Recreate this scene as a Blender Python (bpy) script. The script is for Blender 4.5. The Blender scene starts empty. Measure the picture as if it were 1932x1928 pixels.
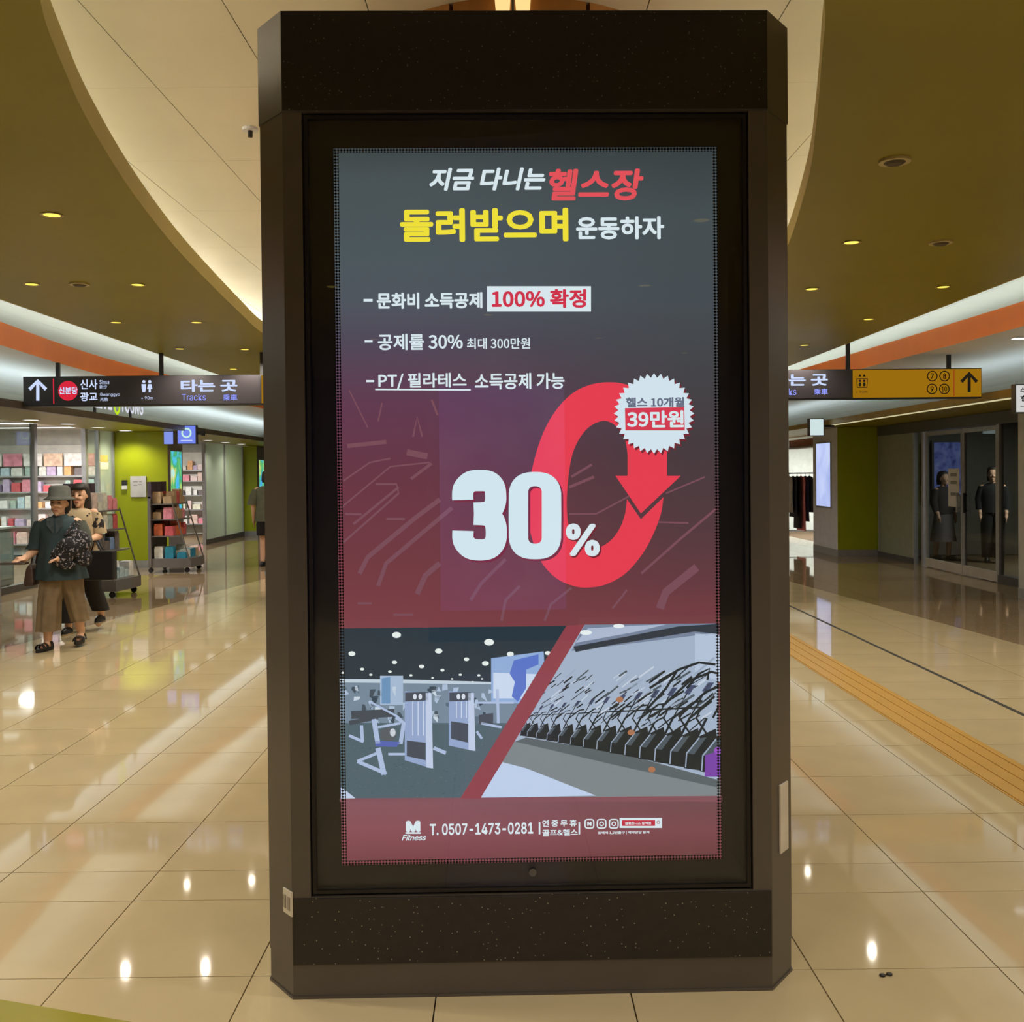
import bpy, bmesh, math, random
from mathutils import Vector, Matrix
from mathutils.geometry import tessellate_polygon
random.seed(7)
S = bpy.context.scene
COL = S.collection
PI = math.pi

# ------------------------------------------------------------------ camera
FPX, CX, CY, EYE = 1900.0, 966.0, 918.0, 1.6
pitch, roll, yaw = .0124, .0096, 8.0 / 1900.0
cF = Vector((math.sin(yaw) * math.cos(pitch), math.cos(yaw) * math.cos(pitch), -math.sin(pitch)))
r0 = Vector((math.cos(yaw), -math.sin(yaw), 0)); u0 = r0.cross(cF)
cR = r0 * math.cos(roll) - u0 * math.sin(roll); cU = u0 * math.cos(roll) + r0 * math.sin(roll)
cC = Vector((0, 0, EYE))
cam = bpy.data.cameras.new('camera'); camo = bpy.data.objects.new('camera', cam); COL.objects.link(camo)
camo.matrix_world = Matrix(((cR.x, cU.x, -cF.x, cC.x), (cR.y, cU.y, -cF.y, cC.y), (cR.z, cU.z, -cF.z, cC.z), (0, 0, 0, 1)))
cam.sensor_fit = 'HORIZONTAL'; cam.sensor_width = 36.0; cam.lens = 36.0 * FPX / 1932.0
cam.shift_x = (966 - CX) / 1932.0; cam.shift_y = -(964 - CY) / 1932.0
cam.clip_start = .05; cam.clip_end = 200
S.camera = camo

# ------------------------------------------------------------------ world, exposure
W = bpy.data.worlds.new('station_world'); S.world = W; W.use_nodes = True
bgn = W.node_tree.nodes['Background']
bgn.inputs[0].default_value = (1, .93, .8, 1); bgn.inputs[1].default_value = .25
S.view_settings.view_transform = 'Standard'; S.view_settings.look = 'None'
S.view_settings.exposure = 0.0; S.view_settings.gamma = 1.0; S.view_settings.use_curve_mapping = False

def area_light(name, loc, sx, sy, watts, rgb, rot=(0, 0, 0), parent=None, spread=PI):
    l = bpy.data.lights.new(name, 'AREA'); l.shape = 'RECTANGLE'; l.size = sx; l.size_y = sy
    l.energy = watts; l.color = rgb; l.spread = spread
    o = bpy.data.objects.new(name, l); COL.objects.link(o); o.location = loc; o.rotation_euler = rot
    if parent: o.parent = parent
    return o
WARM = (1.0, .91, .75); CREAM = (1.0, .92, .76); COOL = (.78, .95, 1.0)
# long fluorescent battens lying on top of the soffit, shining up at the ceiling (cove lighting)
for bx_ in (-5.75, 5.6):
    area_light('cove_batten', (bx_, 10, 3.02), .12, 34, 125, COOL, (0, PI, 0))
for bx_ in (-4.2, 4.0):
    area_light('cove_batten', (bx_, 10, 3.24), .12, 34, 40, COOL, (0, PI, 0))

# ------------------------------------------------------------------ pixel -> place
def ray(x, y): return cF + cR * ((x - CX) / FPX) - cU * ((y - CY) / FPX)
def onz(x, y, z=0.0):
    d = ray(x, y); return cC + d * ((z - EYE) / d.z)
def ony(x, y, Y):
    d = ray(x, y); return cC + d * (Y / d.y)
def onx(x, y, X):
    d = ray(x, y); return cC + d * (X / d.x)

# ------------------------------------------------------------------ materials
def lin(c): return tuple((v / 12.92 if v <= .04045 else ((v + .055) / 1.055) ** 2.4) for v in [k / 255.0 for k in c[:3]])
MATS = {}
def mat(name, rgb, rough=.5, metal=0.0, var=.08, scale=6.0, bump=0.0, spec=.5, coat=0.0):
    if name in MATS: return MATS[name]
    m = bpy.data.materials.new(name); m.use_nodes = True; nt = m.node_tree; b = nt.nodes['Principled BSDF']
    c = lin(rgb)
    tc = nt.nodes.new('ShaderNodeTexCoord'); nz = nt.nodes.new('ShaderNodeTexNoise')
    nz.inputs['Scale'].default_value = scale; nz.inputs['Detail'].default_value = 3
    nt.links.new(tc.outputs['Object'], nz.inputs['Vector'])
    rp = nt.nodes.new('ShaderNodeValToRGB')
    rp.color_ramp.elements[0].position = .3; rp.color_ramp.elements[1].position = .7
    rp.color_ramp.elements[0].color = tuple(v * (1 - var) for v in c) + (1,)
    rp.color_ramp.elements[1].color = tuple(min(1, v * (1 + var)) for v in c) + (1,)
    nt.links.new(nz.outputs['Fac'], rp.inputs[0]); nt.links.new(rp.outputs[0], b.inputs['Base Color'])
    b.inputs['Roughness'].default_value = rough; b.inputs['Metallic'].default_value = metal
    b.inputs['Specular IOR Level'].default_value = spec; b.inputs['Coat Weight'].default_value = coat
    if bump:
        bp = nt.nodes.new('ShaderNodeBump'); bp.inputs['Strength'].default_value = bump; bp.inputs['Distance'].default_value = .01
        nt.links.new(nz.outputs['Fac'], bp.inputs['Height']); nt.links.new(bp.outputs[0], b.inputs['Normal'])
    MATS[name] = m; return m
def glow(rgb, k=1.0):
    key = 'glow_%d_%d_%d_%d' % (*rgb, round(k * 100))
    if key in MATS: return MATS[key]
    m = bpy.data.materials.new(key); m.use_nodes = True; nt = m.node_tree; nt.nodes.remove(nt.nodes['Principled BSDF'])
    e = nt.nodes.new('ShaderNodeEmission'); e.inputs[0].default_value = lin(rgb) + (1,); e.inputs[1].default_value = k
    nt.links.new(e.outputs[0], nt.nodes['Material Output'].inputs[0]); MATS[key] = m; return m
def glass(name, tint=(1, 1, 1), refl=1.0, haze=0.0, hazecol=(.6, .7, .62)):
    if name in MATS: return MATS[name]
    m = bpy.data.materials.new(name); m.use_nodes = True; nt = m.node_tree; nt.nodes.remove(nt.nodes['Principled BSDF'])
    t = nt.nodes.new('ShaderNodeBsdfTransparent'); t.inputs[0].default_value = tint + (1,)
    g = nt.nodes.new('ShaderNodeBsdfGlossy'); g.inputs['Roughness'].default_value = 0.0; g.inputs[0].default_value = (refl, refl, refl, 1)
    f = nt.nodes.new('ShaderNodeFresnel'); gm = nt.nodes.new('ShaderNodeNewGeometry'); mr = nt.nodes.new('ShaderNodeMapRange')
    mr.inputs[3].default_value = 1.5; mr.inputs[4].default_value = 1 / 1.5; nt.links.new(gm.outputs['Backfacing'], mr.inputs[0]); nt.links.new(mr.outputs[0], f.inputs[0])
    x = nt.nodes.new('ShaderNodeMixShader'); nt.links.new(f.outputs[0], x.inputs[0])
    src = t.outputs[0]
    if haze:
        d = nt.nodes.new('ShaderNodeBsdfDiffuse'); d.inputs[0].default_value = hazecol + (1,)
        tr = nt.nodes.new('ShaderNodeBsdfTranslucent'); tr.inputs[0].default_value = hazecol + (1,)
        a = nt.nodes.new('ShaderNodeMixShader'); a.inputs[0].default_value = .5
        nt.links.new(d.outputs[0], a.inputs[1]); nt.links.new(tr.outputs[0], a.inputs[2])
        y = nt.nodes.new('ShaderNodeMixShader'); y.inputs[0].default_value = haze
        nt.links.new(t.outputs[0], y.inputs[1]); nt.links.new(a.outputs[0], y.inputs[2]); src = y.outputs[0]
    nt.links.new(src, x.inputs[1]); nt.links.new(g.outputs[0], x.inputs[2])
    nt.links.new(x.outputs[0], nt.nodes['Material Output'].inputs[0]); MATS[name] = m; return m
def granite(name):
    if name in MATS: return MATS[name]
    m = mat(name, (30, 25, 21), .32, 0, .25, 30)
    nt = m.node_tree; b = nt.nodes['Principled BSDF']; tc = [n for n in nt.nodes if n.type == 'TEX_COORD'][0]
    v = nt.nodes.new('ShaderNodeTexVoronoi'); v.inputs['Scale'].default_value = 75; nt.links.new(tc.outputs['Object'], v.inputs['Vector'])
    r = nt.nodes.new('ShaderNodeValToRGB'); r.color_ramp.elements[0].position = .10; r.color_ramp.elements[0].color = (1, 1, 1, 1)
    r.color_ramp.elements[1].position = .17; r.color_ramp.elements[1].color = (0, 0, 0, 1); nt.links.new(v.outputs['Distance'], r.inputs[0])
    sp = nt.nodes.new('ShaderNodeSeparateColor'); nt.links.new(v.outputs['Color'], sp.inputs[0])
    gt = nt.nodes.new('ShaderNodeMath'); gt.operation = 'GREATER_THAN'; gt.inputs[1].default_value = .55; nt.links.new(sp.outputs[0], gt.inputs[0])
    mu = nt.nodes.new('ShaderNodeMath'); mu.operation = 'MULTIPLY'; nt.links.new(gt.outputs[0], mu.inputs[0]); nt.links.new(r.outputs[0], mu.inputs[1])
    mu2 = nt.nodes.new('ShaderNodeMath'); mu2.operation = 'MULTIPLY'; nt.links.new(mu.outputs[0], mu2.inputs[0]); nt.links.new(sp.outputs[1], mu2.inputs[1])
    mx = nt.nodes.new('ShaderNodeMixRGB'); nt.links.new(mu2.outputs[0], mx.inputs[0])
    old = b.inputs['Base Color'].links[0].from_socket; nt.links.new(old, mx.inputs[1]); mx.inputs[2].default_value = (.42, .38, .30, 1)
    nt.links.new(mx.outputs[0], b.inputs['Base Color']); return m

M_BEIGE = mat('polished_beige_tile', (196, 178, 142), .05, 0, .05, 2.2, spec=.4)
M_BROWN = mat('polished_brown_tile', (150, 128, 100), .04, 0, .08, 2.0, spec=.5)
M_JOINT = mat('tile_joint', (92, 74, 50), .8)
M_OLIVE = mat('olive_paint', (140, 130, 14), .42, 0, .05, 1.0, spec=.35)
M_OLIVE2 = mat('olive_edge', (190, 170, 92), .5, 0, .05, 2)
M_CREAM = mat('cream_metal_panel', (240, 232, 212), .33, .08, .03, 1.5)
M_CREAMJ = mat('ceiling_joint', (70, 56, 46), .8)
M_WHITE = mat('white_ceiling_paint', (226, 224, 226), .5, 0, .03, 1.5)
M_ORANGE = mat('orange_fascia_paint', (230, 122, 44), .4, 0, .05, 2)
M_GREEN = mat('lime_green_panel', (158, 168, 22), .3, 0, .04, 2)
M_STEEL = mat('brushed_steel', (168, 168, 172), .32, .4, .08, 18)
M_STEELD = mat('dark_steel', (92, 90, 88), .4, .4, .08, 18)
M_KIOSK = mat('kiosk_smooth_panel', (84, 77, 70), .3, .15, .06, 5)
M_GRAN = granite('speckled_dark_granite')
M_BLACK = mat('black_border', (10, 10, 11), .35, 0, .1, 8)
M_TACT = mat('tactile_yellow', (190, 146, 62), .35, 0, .06, 6)
M_SIGNK = mat('sign_black', (44, 40, 44), .4, 0, .05, 6)
M_DARK = mat('dark_paint', (32, 30, 32), .5)
M_SHOPW = mat('shop_white', (228, 226, 218), .5)
M_FROST = glass('frosted_pale_green_glass', (.75, .82, .75), 1, .55, (.62, .68, .55))
M_GLASS = glass('shop_glass', (.82, .88, .86), .8)
M_GLASSD = glass('door_glass', (.6, .64, .61), .9)

# ------------------------------------------------------------------ builders
class MB:
    def __init__(s): s.v = []; s.f = []
    def box(s, x0, x1, y0, y1, z0, z1):
        n = len(s.v)
        s.v += [(x, y, z) for z in (z0, z1) for y in (y0, y1) for x in (x0, x1)]
        s.f += [tuple(n + k for k in q) for q in ((0, 2, 3, 1), (4, 5, 7, 6), (0, 1, 5, 4), (2, 6, 7, 3), (0, 4, 6, 2), (1, 3, 7, 5))]
        return s
    def prism(s, pts, z0, z1):
        n = len(s.v); k = len(pts)
        s.v += [(p[0], p[1], z0) for p in pts] + [(p[0], p[1], z1) for p in pts]
        s.f += [tuple(n + k + i for i in range(k)), tuple(n + i for i in reversed(range(k)))]
        s.f += [(n + i, n + (i + 1) % k, n + k + (i + 1) % k, n + k + i) for i in range(k)]
        return s
    def loft(s, rings, cap=True, close=True):
        n = len(s.v); k = len(rings[0])
        for r in rings: s.v += [tuple(p) for p in r]
        for a in range(len(rings) - 1):
            for i in range(k if close else k - 1):
                j = (i + 1) % k
                s.f.append((n + a * k + i, n + a * k + j, n + (a + 1) * k + j, n + (a + 1) * k + i))
        if cap and close:
            s.f.append(tuple(n + i for i in reversed(range(k)))); s.f.append(tuple(n + (len(rings) - 1) * k + i for i in range(k)))
        return s
    def cyl(s, x, y, z0, z1, r0_, r1=None, seg=16):
        r1 = r0_ if r1 is None else r1
        return s.loft([[(x + r * math.cos(2 * PI * i / seg), y + r * math.sin(2 * PI * i / seg), z) for i in range(seg)] for r, z in ((r0_, z0), (r1, z1))])
    def bar(s, a, b, r, r2=None, seg=8):
        a = Vector(a); b = Vector(b); d = (b - a).normalized(); q = d.to_track_quat('Z', 'Y'); r2 = r if r2 is None else r2
        return s.loft([[p + q @ Vector((rr * math.cos(2 * PI * i / seg), rr * math.sin(2 * PI * i / seg), 0)) for i in range(seg)] for p, rr in ((a, r), (b, r2))])
    def ball(s, c, r, seg=10, rings=7, sc=(1, 1, 1)):
        rr = []
        for a in range(rings + 1):
            t = PI * a / rings; t = min(max(t, .02), PI - .02)
            rr.append([(c[0] + r * sc[0] * math.sin(t) * math.cos(2 * PI * i / seg), c[1] + r * sc[1] * math.sin(t) * math.sin(2 * PI * i / seg), c[2] - r * sc[2] * math.cos(t)) for i in range(seg)])
        return s.loft(rr)
    def flat(s, pts, y=0.0):                      # polygon in the x-z plane, facing -y
        n = len(s.v); s.v += [(p[0], y, p[1]) for p in pts]
        for t in tessellate_polygon([[Vector((p[0], p[1], 0)) for p in pts]]): s.f.append(tuple(n + k for k in t))
        return s
    def ribbon(s, pts, w, y=0.0, closed=False):
        P = [Vector((p[0], p[1])) for p in pts]; k = len(P); n = len(s.v)
        ws = w if isinstance(w, (list, tuple)) else [w] * k
        for i in range(k):
            a = P[i - 1] if (i > 0 or closed) else P[i]; b = P[(i + 1) % k] if (i < k - 1 or closed) else P[i]
            d = (b - a); d = d.normalized() if d.length else Vector((1, 0)); nn = Vector((-d.y, d.x)) * ws[i] * .5
            s.v += [(P[i].x + nn.x, y, P[i].y + nn.y), (P[i].x - nn.x, y, P[i].y - nn.y)]
        for i in range(k if closed else k - 1):
            j = (i + 1) % k; s.f.append((n + 2 * i, n + 2 * i + 1, n + 2 * j + 1, n + 2 * j))
        return s
    def mesh(s, name, m, smooth=False):
        me = bpy.data.meshes.new(name); me.from_pydata([tuple(v) for v in s.v], [], s.f); me.update()
        bm = bmesh.new(); bm.from_mesh(me); bmesh.ops.recalc_face_normals(bm, faces=bm.faces); bm.to_mesh(me); bm.free()
        if m: me.materials.append(m)
        if smooth:
            for p in me.polygons: p.use_smooth = True
        return me
    def build(s, name, m, parent=None, smooth=False, bevel=0):
        o = link(name, s.mesh(name, m, smooth), parent)
        if bevel:
            b = o.modifiers.new('bevel', 'BEVEL'); b.width = bevel; b.segments = 2; b.limit_method = 'ANGLE'
        return o
def link(name, data, parent=None):
    o = bpy.data.objects.new(name, data); COL.objects.link(o)
    if parent: o.parent = parent
    return o
def tag(o, label=None, cat=None, group=None, kind=None):
    if label: o['label'] = label
    if cat: o['category'] = cat
    if group: o['group'] = group
    if kind: o['kind'] = kind
    return o
def thing(name, label, cat, loc=(0, 0, 0), rz=0.0, group=None):
    o = link(name, None); o.location = loc; o.rotation_euler = (0, 0, rz); o.empty_display_size = .1
    return tag(o, label, cat, group)
def struct(name, mb, m, label=None, smooth=False):
    o = mb.build(name, m, None, smooth); o['kind'] = 'structure'
    if label: o['label'] = label
    return o
def copy_tree(o, parent=None):
    c = o.copy(); COL.objects.link(c); c.parent = parent
    for ch in o.children: copy_tree(ch, c)
    return c
try:
    SANS = bpy.data.fonts.load(bpy.utils.system_resource('DATAFILES', path='fonts') + '/Inter.woff2')
    HAN = bpy.data.fonts.load(bpy.utils.system_resource('DATAFILES', path='fonts') + '/Noto Sans CJK Regular.woff2')
except Exception:
    SANS = HAN = None
def text_mesh(body):
    cu = bpy.data.curves.new('lettering', 'FONT'); cu.body = body; cu.size = 1; cu.resolution_u = 3
    if SANS: cu.font = HAN if any(ord(c) > 0x2000 for c in body) else SANS
    o = bpy.data.objects.new('lettering', cu)
    me = bpy.data.meshes.new_from_object(o)
    bpy.data.objects.remove(o); bpy.data.curves.remove(cu); return me
def text(name, body, quad, m, parent, y=0.0, bold=0.0, shear=0.0):
    # quad: (x0, z0, x1, z1) box in the parent's x-z plane that the lettering fills; bold: stroke growth in em
    src = text_mesh(body)
    if not src.vertices: return None
    V = [(v.co.x + shear * v.co.y, v.co.y) for v in src.vertices]; F = [tuple(p.vertices) for p in src.polygons]
    bpy.data.meshes.remove(src)
    sh = [(0, 0)] if not bold else [(bold * math.cos(PI / 4 * k), bold * math.sin(PI / 4 * k)) for k in range(8)]
    xs = [v[0] for v in V]; ys = [v[1] for v in V]
    ax, bx, ay, by = min(xs) - bold, max(xs) + bold, min(ys) - bold, max(ys) + bold
    kx = (quad[2] - quad[0]) / (bx - ax); kz = (quad[3] - quad[1]) / (by - ay)
    vv = []; ff = []
    for dx, dz in sh:
        n = len(vv); vv += [(quad[0] + (a + dx - ax) * kx, y, quad[1] + (c + dz - ay) * kz) for a, c in V]; ff += [tuple(n + i for i in f) for f in F]
    me = bpy.data.meshes.new(name); me.from_pydata(vv, [], ff); me.update(); me.materials.append(m)
    return link(name, me, parent)
S.cycles.max_bounces = 6; S.cycles.diffuse_bounces = 3; S.cycles.glossy_bounces = 4; S.cycles.transparent_max_bounces = 8
S.cycles.caustics_reflective = False; S.cycles.caustics_refractive = False
# ------------------------------------------------------------------ floor
bA, bB = onz(0, 1225), onz(503, 1091); rA, rB = onz(1932, 1218), onz(1490, 1097)
def lborder(Y): return bA.x + (Y - bA.y) * (bB.x - bA.x) / (bB.y - bA.y)
def rborder(Y): return rA.x + (Y - rA.y) * (rB.x - rA.x) / (rB.y - rA.y)
def clip(poly, fn):
    out = []
    for i in range(len(poly)):
        a, b = poly[i], poly[(i + 1) % len(poly)]; fa, fb = fn(a), fn(b)
        if fa >= 0: out.append(a)
        if fa * fb < 0:
            t = fa / (fa - fb); out.append((a[0] + t * (b[0] - a[0]), a[1] + t * (b[1] - a[1])))
    return out
floor = struct('floor', MB().box(-12.5, 12.5, -9, 37, -.06, -.012), M_JOINT)
xj = [-.235 + .5985 * k for k in range(-12, 13)]
yj = [3.21 - .585 * k for k in range(14, 0, -1)] + [3.21, 3.795, 4.08, 4.66]
while yj[-1] < 36: yj.append(yj[-1] + .585)
full = {}
tiles = []
for i in range(len(xj) - 1):
    for j in range(len(yj) - 1):
        g = .0022
        q = [(xj[i] + g, yj[j] + g), (xj[i + 1] - g, yj[j] + g), (xj[i + 1] - g, yj[j + 1] - g), (xj[i] + g, yj[j + 1] - g)]
        cxx = (xj[i] + xj[i + 1]) / 2; cyy = (yj[j] + yj[j + 1]) / 2
        beige = clip(clip(q, lambda p: p[0] - lborder(p[1])), lambda p: rborder(p[1]) - p[0])
        bl_ = clip(q, lambda p: lborder(p[1]) - p[0]); br_ = clip(q, lambda p: p[0] - rborder(p[1]))
        for poly, m in ((beige, M_BEIGE), (bl_, M_BROWN), (br_, M_BROWN)):
            if len(poly) >= 3:
                see = cyy > 2.2 and abs(cxx) < .53 * cyy + .5 and not (abs(cxx) < .25 * cyy - .4)
                tiles.append((math.hypot(cxx, cyy) + (0 if see else 100), poly, m, cxx, cyy))
tiles.sort(key=lambda t: t[0])
rest = {M_BEIGE.name: MB(), M_BROWN.name: MB()}
for n, (d, poly, m, cxx, cyy) in enumerate(tiles):
    if n < 290:
        key = (m.name, tuple((round(p[0] - cxx, 3), round(p[1] - cyy, 3)) for p in poly))
        if key not in full: full[key] = MB().prism([(p[0] - cxx, p[1] - cyy) for p in poly], -.012, 0).mesh('floor_tile', m)
        o = link('floor_tile', full[key], floor); o.location = (cxx, cyy, 0)
    else: rest[m.name].prism(poly, -.012, 0)
for k, mb in rest.items(): tag(mb.build('floor_tiling', bpy.data.materials[k], floor), kind='stuff')
gA, gB = onz(0, 1886), onz(245, 1928)
struct('trim_1', MB().prism([(gA.x - 3 * (gB.x - gA.x), gA.y - 3 * (gB.y - gA.y)), (gA.x - 1.5, gA.y - 1.6), (gB.x + .2, gB.y - 1.2), (gB.x + .5 * (gB.x - gA.x), gB.y + .5 * (gB.y - gA.y))], 0, .0012),
       mat('green_floor_inlay', (150, 142, 40), .12, 0, .06, 3), 'glossy olive green inlay crossing the near corner of the beige floor')
struct('trim_2', MB().box(3.328, 3.362, 0, 30, 0, .0015), mat('dark_joint_strip', (40, 38, 34), .6), 'thin dark joint strip running along the beige floor beside the tactile paving')
tp = thing('tactile_paving', 'yellow ribbed tactile paving strip running along the beige floor', 'tactile paving', (2.6, 3, 0))
bmb = MB().box(-.165, .165, 0, .2995, 0, .003)
for k in range(4): bmb.box(-.135 + .09 * k - .018, -.135 + .09 * k + .018, 0, .2995, .003, .0065)
bme = bmb.mesh('tactile_block', M_TACT)
for k in range(58): link('tactile_block', bme, tp).location = (0, .3 * k, 0)

# ------------------------------------------------------------------ ceilings
ceil = struct('ceiling', MB().box(-7.4, 7.4, -9, 37, 3.625, 3.7), M_CREAMJ)
pm_ = MB().box(-.3, .3, -.6, .6, 0, .02).mesh('ceiling_panel', M_CREAM)
for v in pm_.vertices: v.co.x *= .992; v.co.y *= .997
cnt = 0
pxs = [-1.18 + .6 * k for k in range(-10, 14)]
restc = MB()
for X in pxs:
    for k in range(31):
        Y = 4.0 + 1.2 * (k - 10) + .6
        inview = Y > 2.2 and Y < 16 and abs(X + .3) < 6.0 and abs(X + .3) < .52 * Y + .4
        if inview and cnt < 295:
            o = link('ceiling_panel', pm_, ceil); o.location = (X + .3, Y, 3.6); cnt += 1
        else: restc.box(X + .002, X + .598, Y - .598, Y + .598, 3.6, 3.62)
tag(restc.build('ceiling_panelling', M_CREAM, ceil), kind='stuff')

LT = [(1.8, -.18), (1.86, -.45), (2.0, -.70), (2.3, -.97), (2.6, -1.17), (3.076, -1.402), (3.578, -1.553), (4.162, -1.699), (5.145, -1.892), (6.353, -2.076), (7.559, -2.215), (9, -2.36), (10.198, -2.462)]
RT = [(1.8, -.18), (1.86, .15), (2.0, .36), (2.3, .60), (2.6, .77), (3.114, .99), (3.56, 1.12), (4.252, 1.312), (5.095, 1.525), (6.643, 1.84), (8, 2.0), (9, 2.08), (10.2, 2.14)]
for k in range(1, 13):
    t = PI / 2 * k / 12; Y = 11 + 9.2 * math.sin(t); w = 2.33 * math.cos(t)
    LT.append((Y, -.18 - w)); RT.append((Y, -.18 + w))
def smooth_curve(T, n=8):
    out = []
    for i in range(len(T) - 1):
        p0 = T[max(0, i - 1)]; p1 = T[i]; p2 = T[i + 1]; p3 = T[min(len(T) - 1, i + 2)]
        for k in range(n):
            t = k / n
            out.append(tuple(.5 * (2 * p1[a] + (p2[a] - p0[a]) * t + (2 * p0[a] - 5 * p1[a] + 4 * p2[a] - p3[a]) * t * t + (3 * p1[a] - p0[a] - 3 * p2[a] + p3[a]) * t ** 3) for a in (0, 1)))
    out.append(T[-1]); return out
LC, RC = smooth_curve(LT), smooth_curve(RT)
ZS, TS = 3.05, .12
XL, XR = -4.07, 3.87
sof = MB()
def strip(mb, C, xo):
    n = len(mb.v)
    for (Y, X) in C: mb.v += [(X, Y, ZS), (xo, Y, ZS)]
    for i in range(len(C) - 1): mb.f.append((n + 2 * i, n + 2 * i + 1, n + 2 * i + 3, n + 2 * i + 2))
strip(sof, [(-9, -.18)] + LC + [(36.9, -.18)], XL); strip(sof, [(-9, -.18)] + RC + [(36.9, -.18)], XR)
soff = struct('ceiling_soffit', sof, M_OLIVE, 'olive green dropped ceiling with a long curved opening')
edge = MB()
for C, th in ((LC, -1), (RC, 1)):
    n = len(edge.v)
    for (Y, X) in C: edge.v += [(X, Y, ZS), (X, Y, ZS + TS)]
    for i in range(len(C) - 1): edge.f.append((n + 2 * i, n + 2 * i + 1, n + 2 * i + 3, n + 2 * i + 2))
edge.build('curved_fascia', M_OLIVE2, soff)
MB().box(XL - .02, XL, -9, 36.9, ZS, ZS + TS).build('edge_strip', M_OLIVE2, soff)
MB().box(XR, XR + .02, -9, 36.9, ZS, ZS + TS).build('edge_strip', M_OLIVE2, soff)
# warm battens lying on the soffit along the curved opening
for C, s in ((LC, -1), (RC, 1)):
    pts = [p for p in C if 2.6 < p[0] < 18]
    for k in range(0, len(pts) - 12, 12):
        (Y0, X0), (Y1, X1) = pts[k], pts[k + 12]
        tn = Vector((X1 - X0, Y1 - Y0, 0)); L = tn.length; tn.normalize()
        nz_ = Vector((tn.y * s, -tn.x * s, 0)) * -1.0; nz_ = (nz_ + Vector((0, 0, .9))).normalized()
        zx = -nz_; yx = zx.cross(tn); R3 = Matrix((tn, yx, zx)).transposed()
        area_light('cove_batten', ((X0 + X1) / 2 + s * 1.4, (Y0 + Y1) / 2, 3.24), L * .95, .06, 9 * L, CREAM, R3.to_euler())

# side ceilings: orange fascia, white vault, canopy
def sidecurve(pts):
    return lambda Y: next((pts[i][1] + (Y - pts[i][0]) * (pts[i + 1][1] - pts[i][1]) / (pts[i + 1][0] - pts[i][0]) for i in range(len(pts) - 1) if Y <= pts[i + 1][0]), pts[-1][1])
SL = sidecurve(smooth_curve([(-9, -4.7), (4, -4.72), (7.5, -4.85), (10.15, -5.09), (11.8, -5.24), (13.6, -5.3), (16.5, -5.18), (20, -4.85), (26, -4.7), (36.9, -4.7)], 6))
SR = sidecurve(smooth_curve([(-9, 4.9), (4, 4.92), (7.5, 4.92), (9.5, 4.88), (11.1, 4.81), (13.4, 4.69), (17, 4.5), (22, 4.4), (36.9, 4.4)], 6))
YS = [-9, -4, 0] + [2 + .6 * k for k in range(41)] + [30, 36.9]
for side, fn, s in (('left', SL, -1), ('right', SR, 1)):
    fa = MB(); n0 = 0
    for Y in YS: fa.v += [(fn(Y), Y, 2.95), (fn(Y), Y, 3.185), (fn(Y) + s * .12, Y, 3.185)]
    for i in range(len(YS) - 1):
        for k in (0, 1): fa.f.append((3 * i + k, 3 * i + k + 1, 3 * i + k + 4, 3 * i + k + 3))
    prof = [(6.05, 2.95)] + [(6.05 + .9 * math.sin(PI / 2 * k / 8), 2.95 - .42 * (1 - math.cos(PI / 2 * k / 8))) for k in range(1, 9)] + [(7.0, 2.45)]
    va = MB(); K = len(prof) + 1
    for Y in YS: va.v += [(fn(Y), Y, 2.95)] + [(s * p[0], Y, p[1]) for p in prof]
    for i in range(len(YS) - 1):
        for k in range(K - 1): va.f.append((K * i + k, K * i + k + 1, K * (i + 1) + k + 1, K * (i + 1) + k))
    vo = struct('ceiling_vault_' + side, va, M_WHITE, 'white vaulted side ceiling above the %s shop canopy' % side)
    fa.build('orange_fascia', M_ORANGE, vo)
    ca = struct('ceiling_canopy_' + side, MB().box(min(s * 5.68, s * 7.0), max(s * 5.68, s * 7.0), -9, 28.8, 2.42, 2.45), M_OLIVE, 'olive shop canopy along the %s shopfronts' % side)
    MB().box(min(s * 5.62, s * 5.68), max(s * 5.62, s * 5.68), -9, 28.8, 2.41, 2.50).build('fascia_band', mat('canopy_fascia_' + side, (104, 94, 84) if s < 0 else (160, 136, 78), .4, .3), ca)
    if s > 0: MB().box(5.72, 5.78, -2, 18.7, 2.405, 2.42).build('light_strip', glow((215, 205, 160), .9), ca)

# ------------------------------------------------------------------ walls
for side, s in (('left', -1), ('right', 1)):
    a, b = sorted((s * 7.25, s * 7.35)); struct('wall_upper_' + side, MB().box(a, b, -9, 36.9, 2.72, 3.62), M_WHITE, 'white upper wall above the %s shops' % side)
struct('wall_back', MB().box(-12.5, 12.5, 36.9, 37.1, -.01, 3.65), mat('far_wall', (190, 188, 180), .5), 'pale wall closing the far end of the concourse')
struct('wall_front', MB().box(-12.5, 12.5, -9.2, -9, -.01, 3.65), mat('near_wall', (70, 66, 58), .5), 'wall behind the viewer')
struct('wall_left', MB().box(-7.2, -7.02, -9, 10.39, -.01, 2.45).box(-7.2, -7.02, 29, 36.9, -.01, 2.45), mat('side_wall', (176, 170, 155), .4), 'plain wall on the left of the concourse')
struct('wall_right', MB().box(7.02, 7.2, -9, 10.99, -.01, 2.45).box(7.02, 7.2, 29, 36.9, -.01, 2.45), mat('side_wall', (176, 170, 155), .4), 'plain wall on the right of the concourse')

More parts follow.
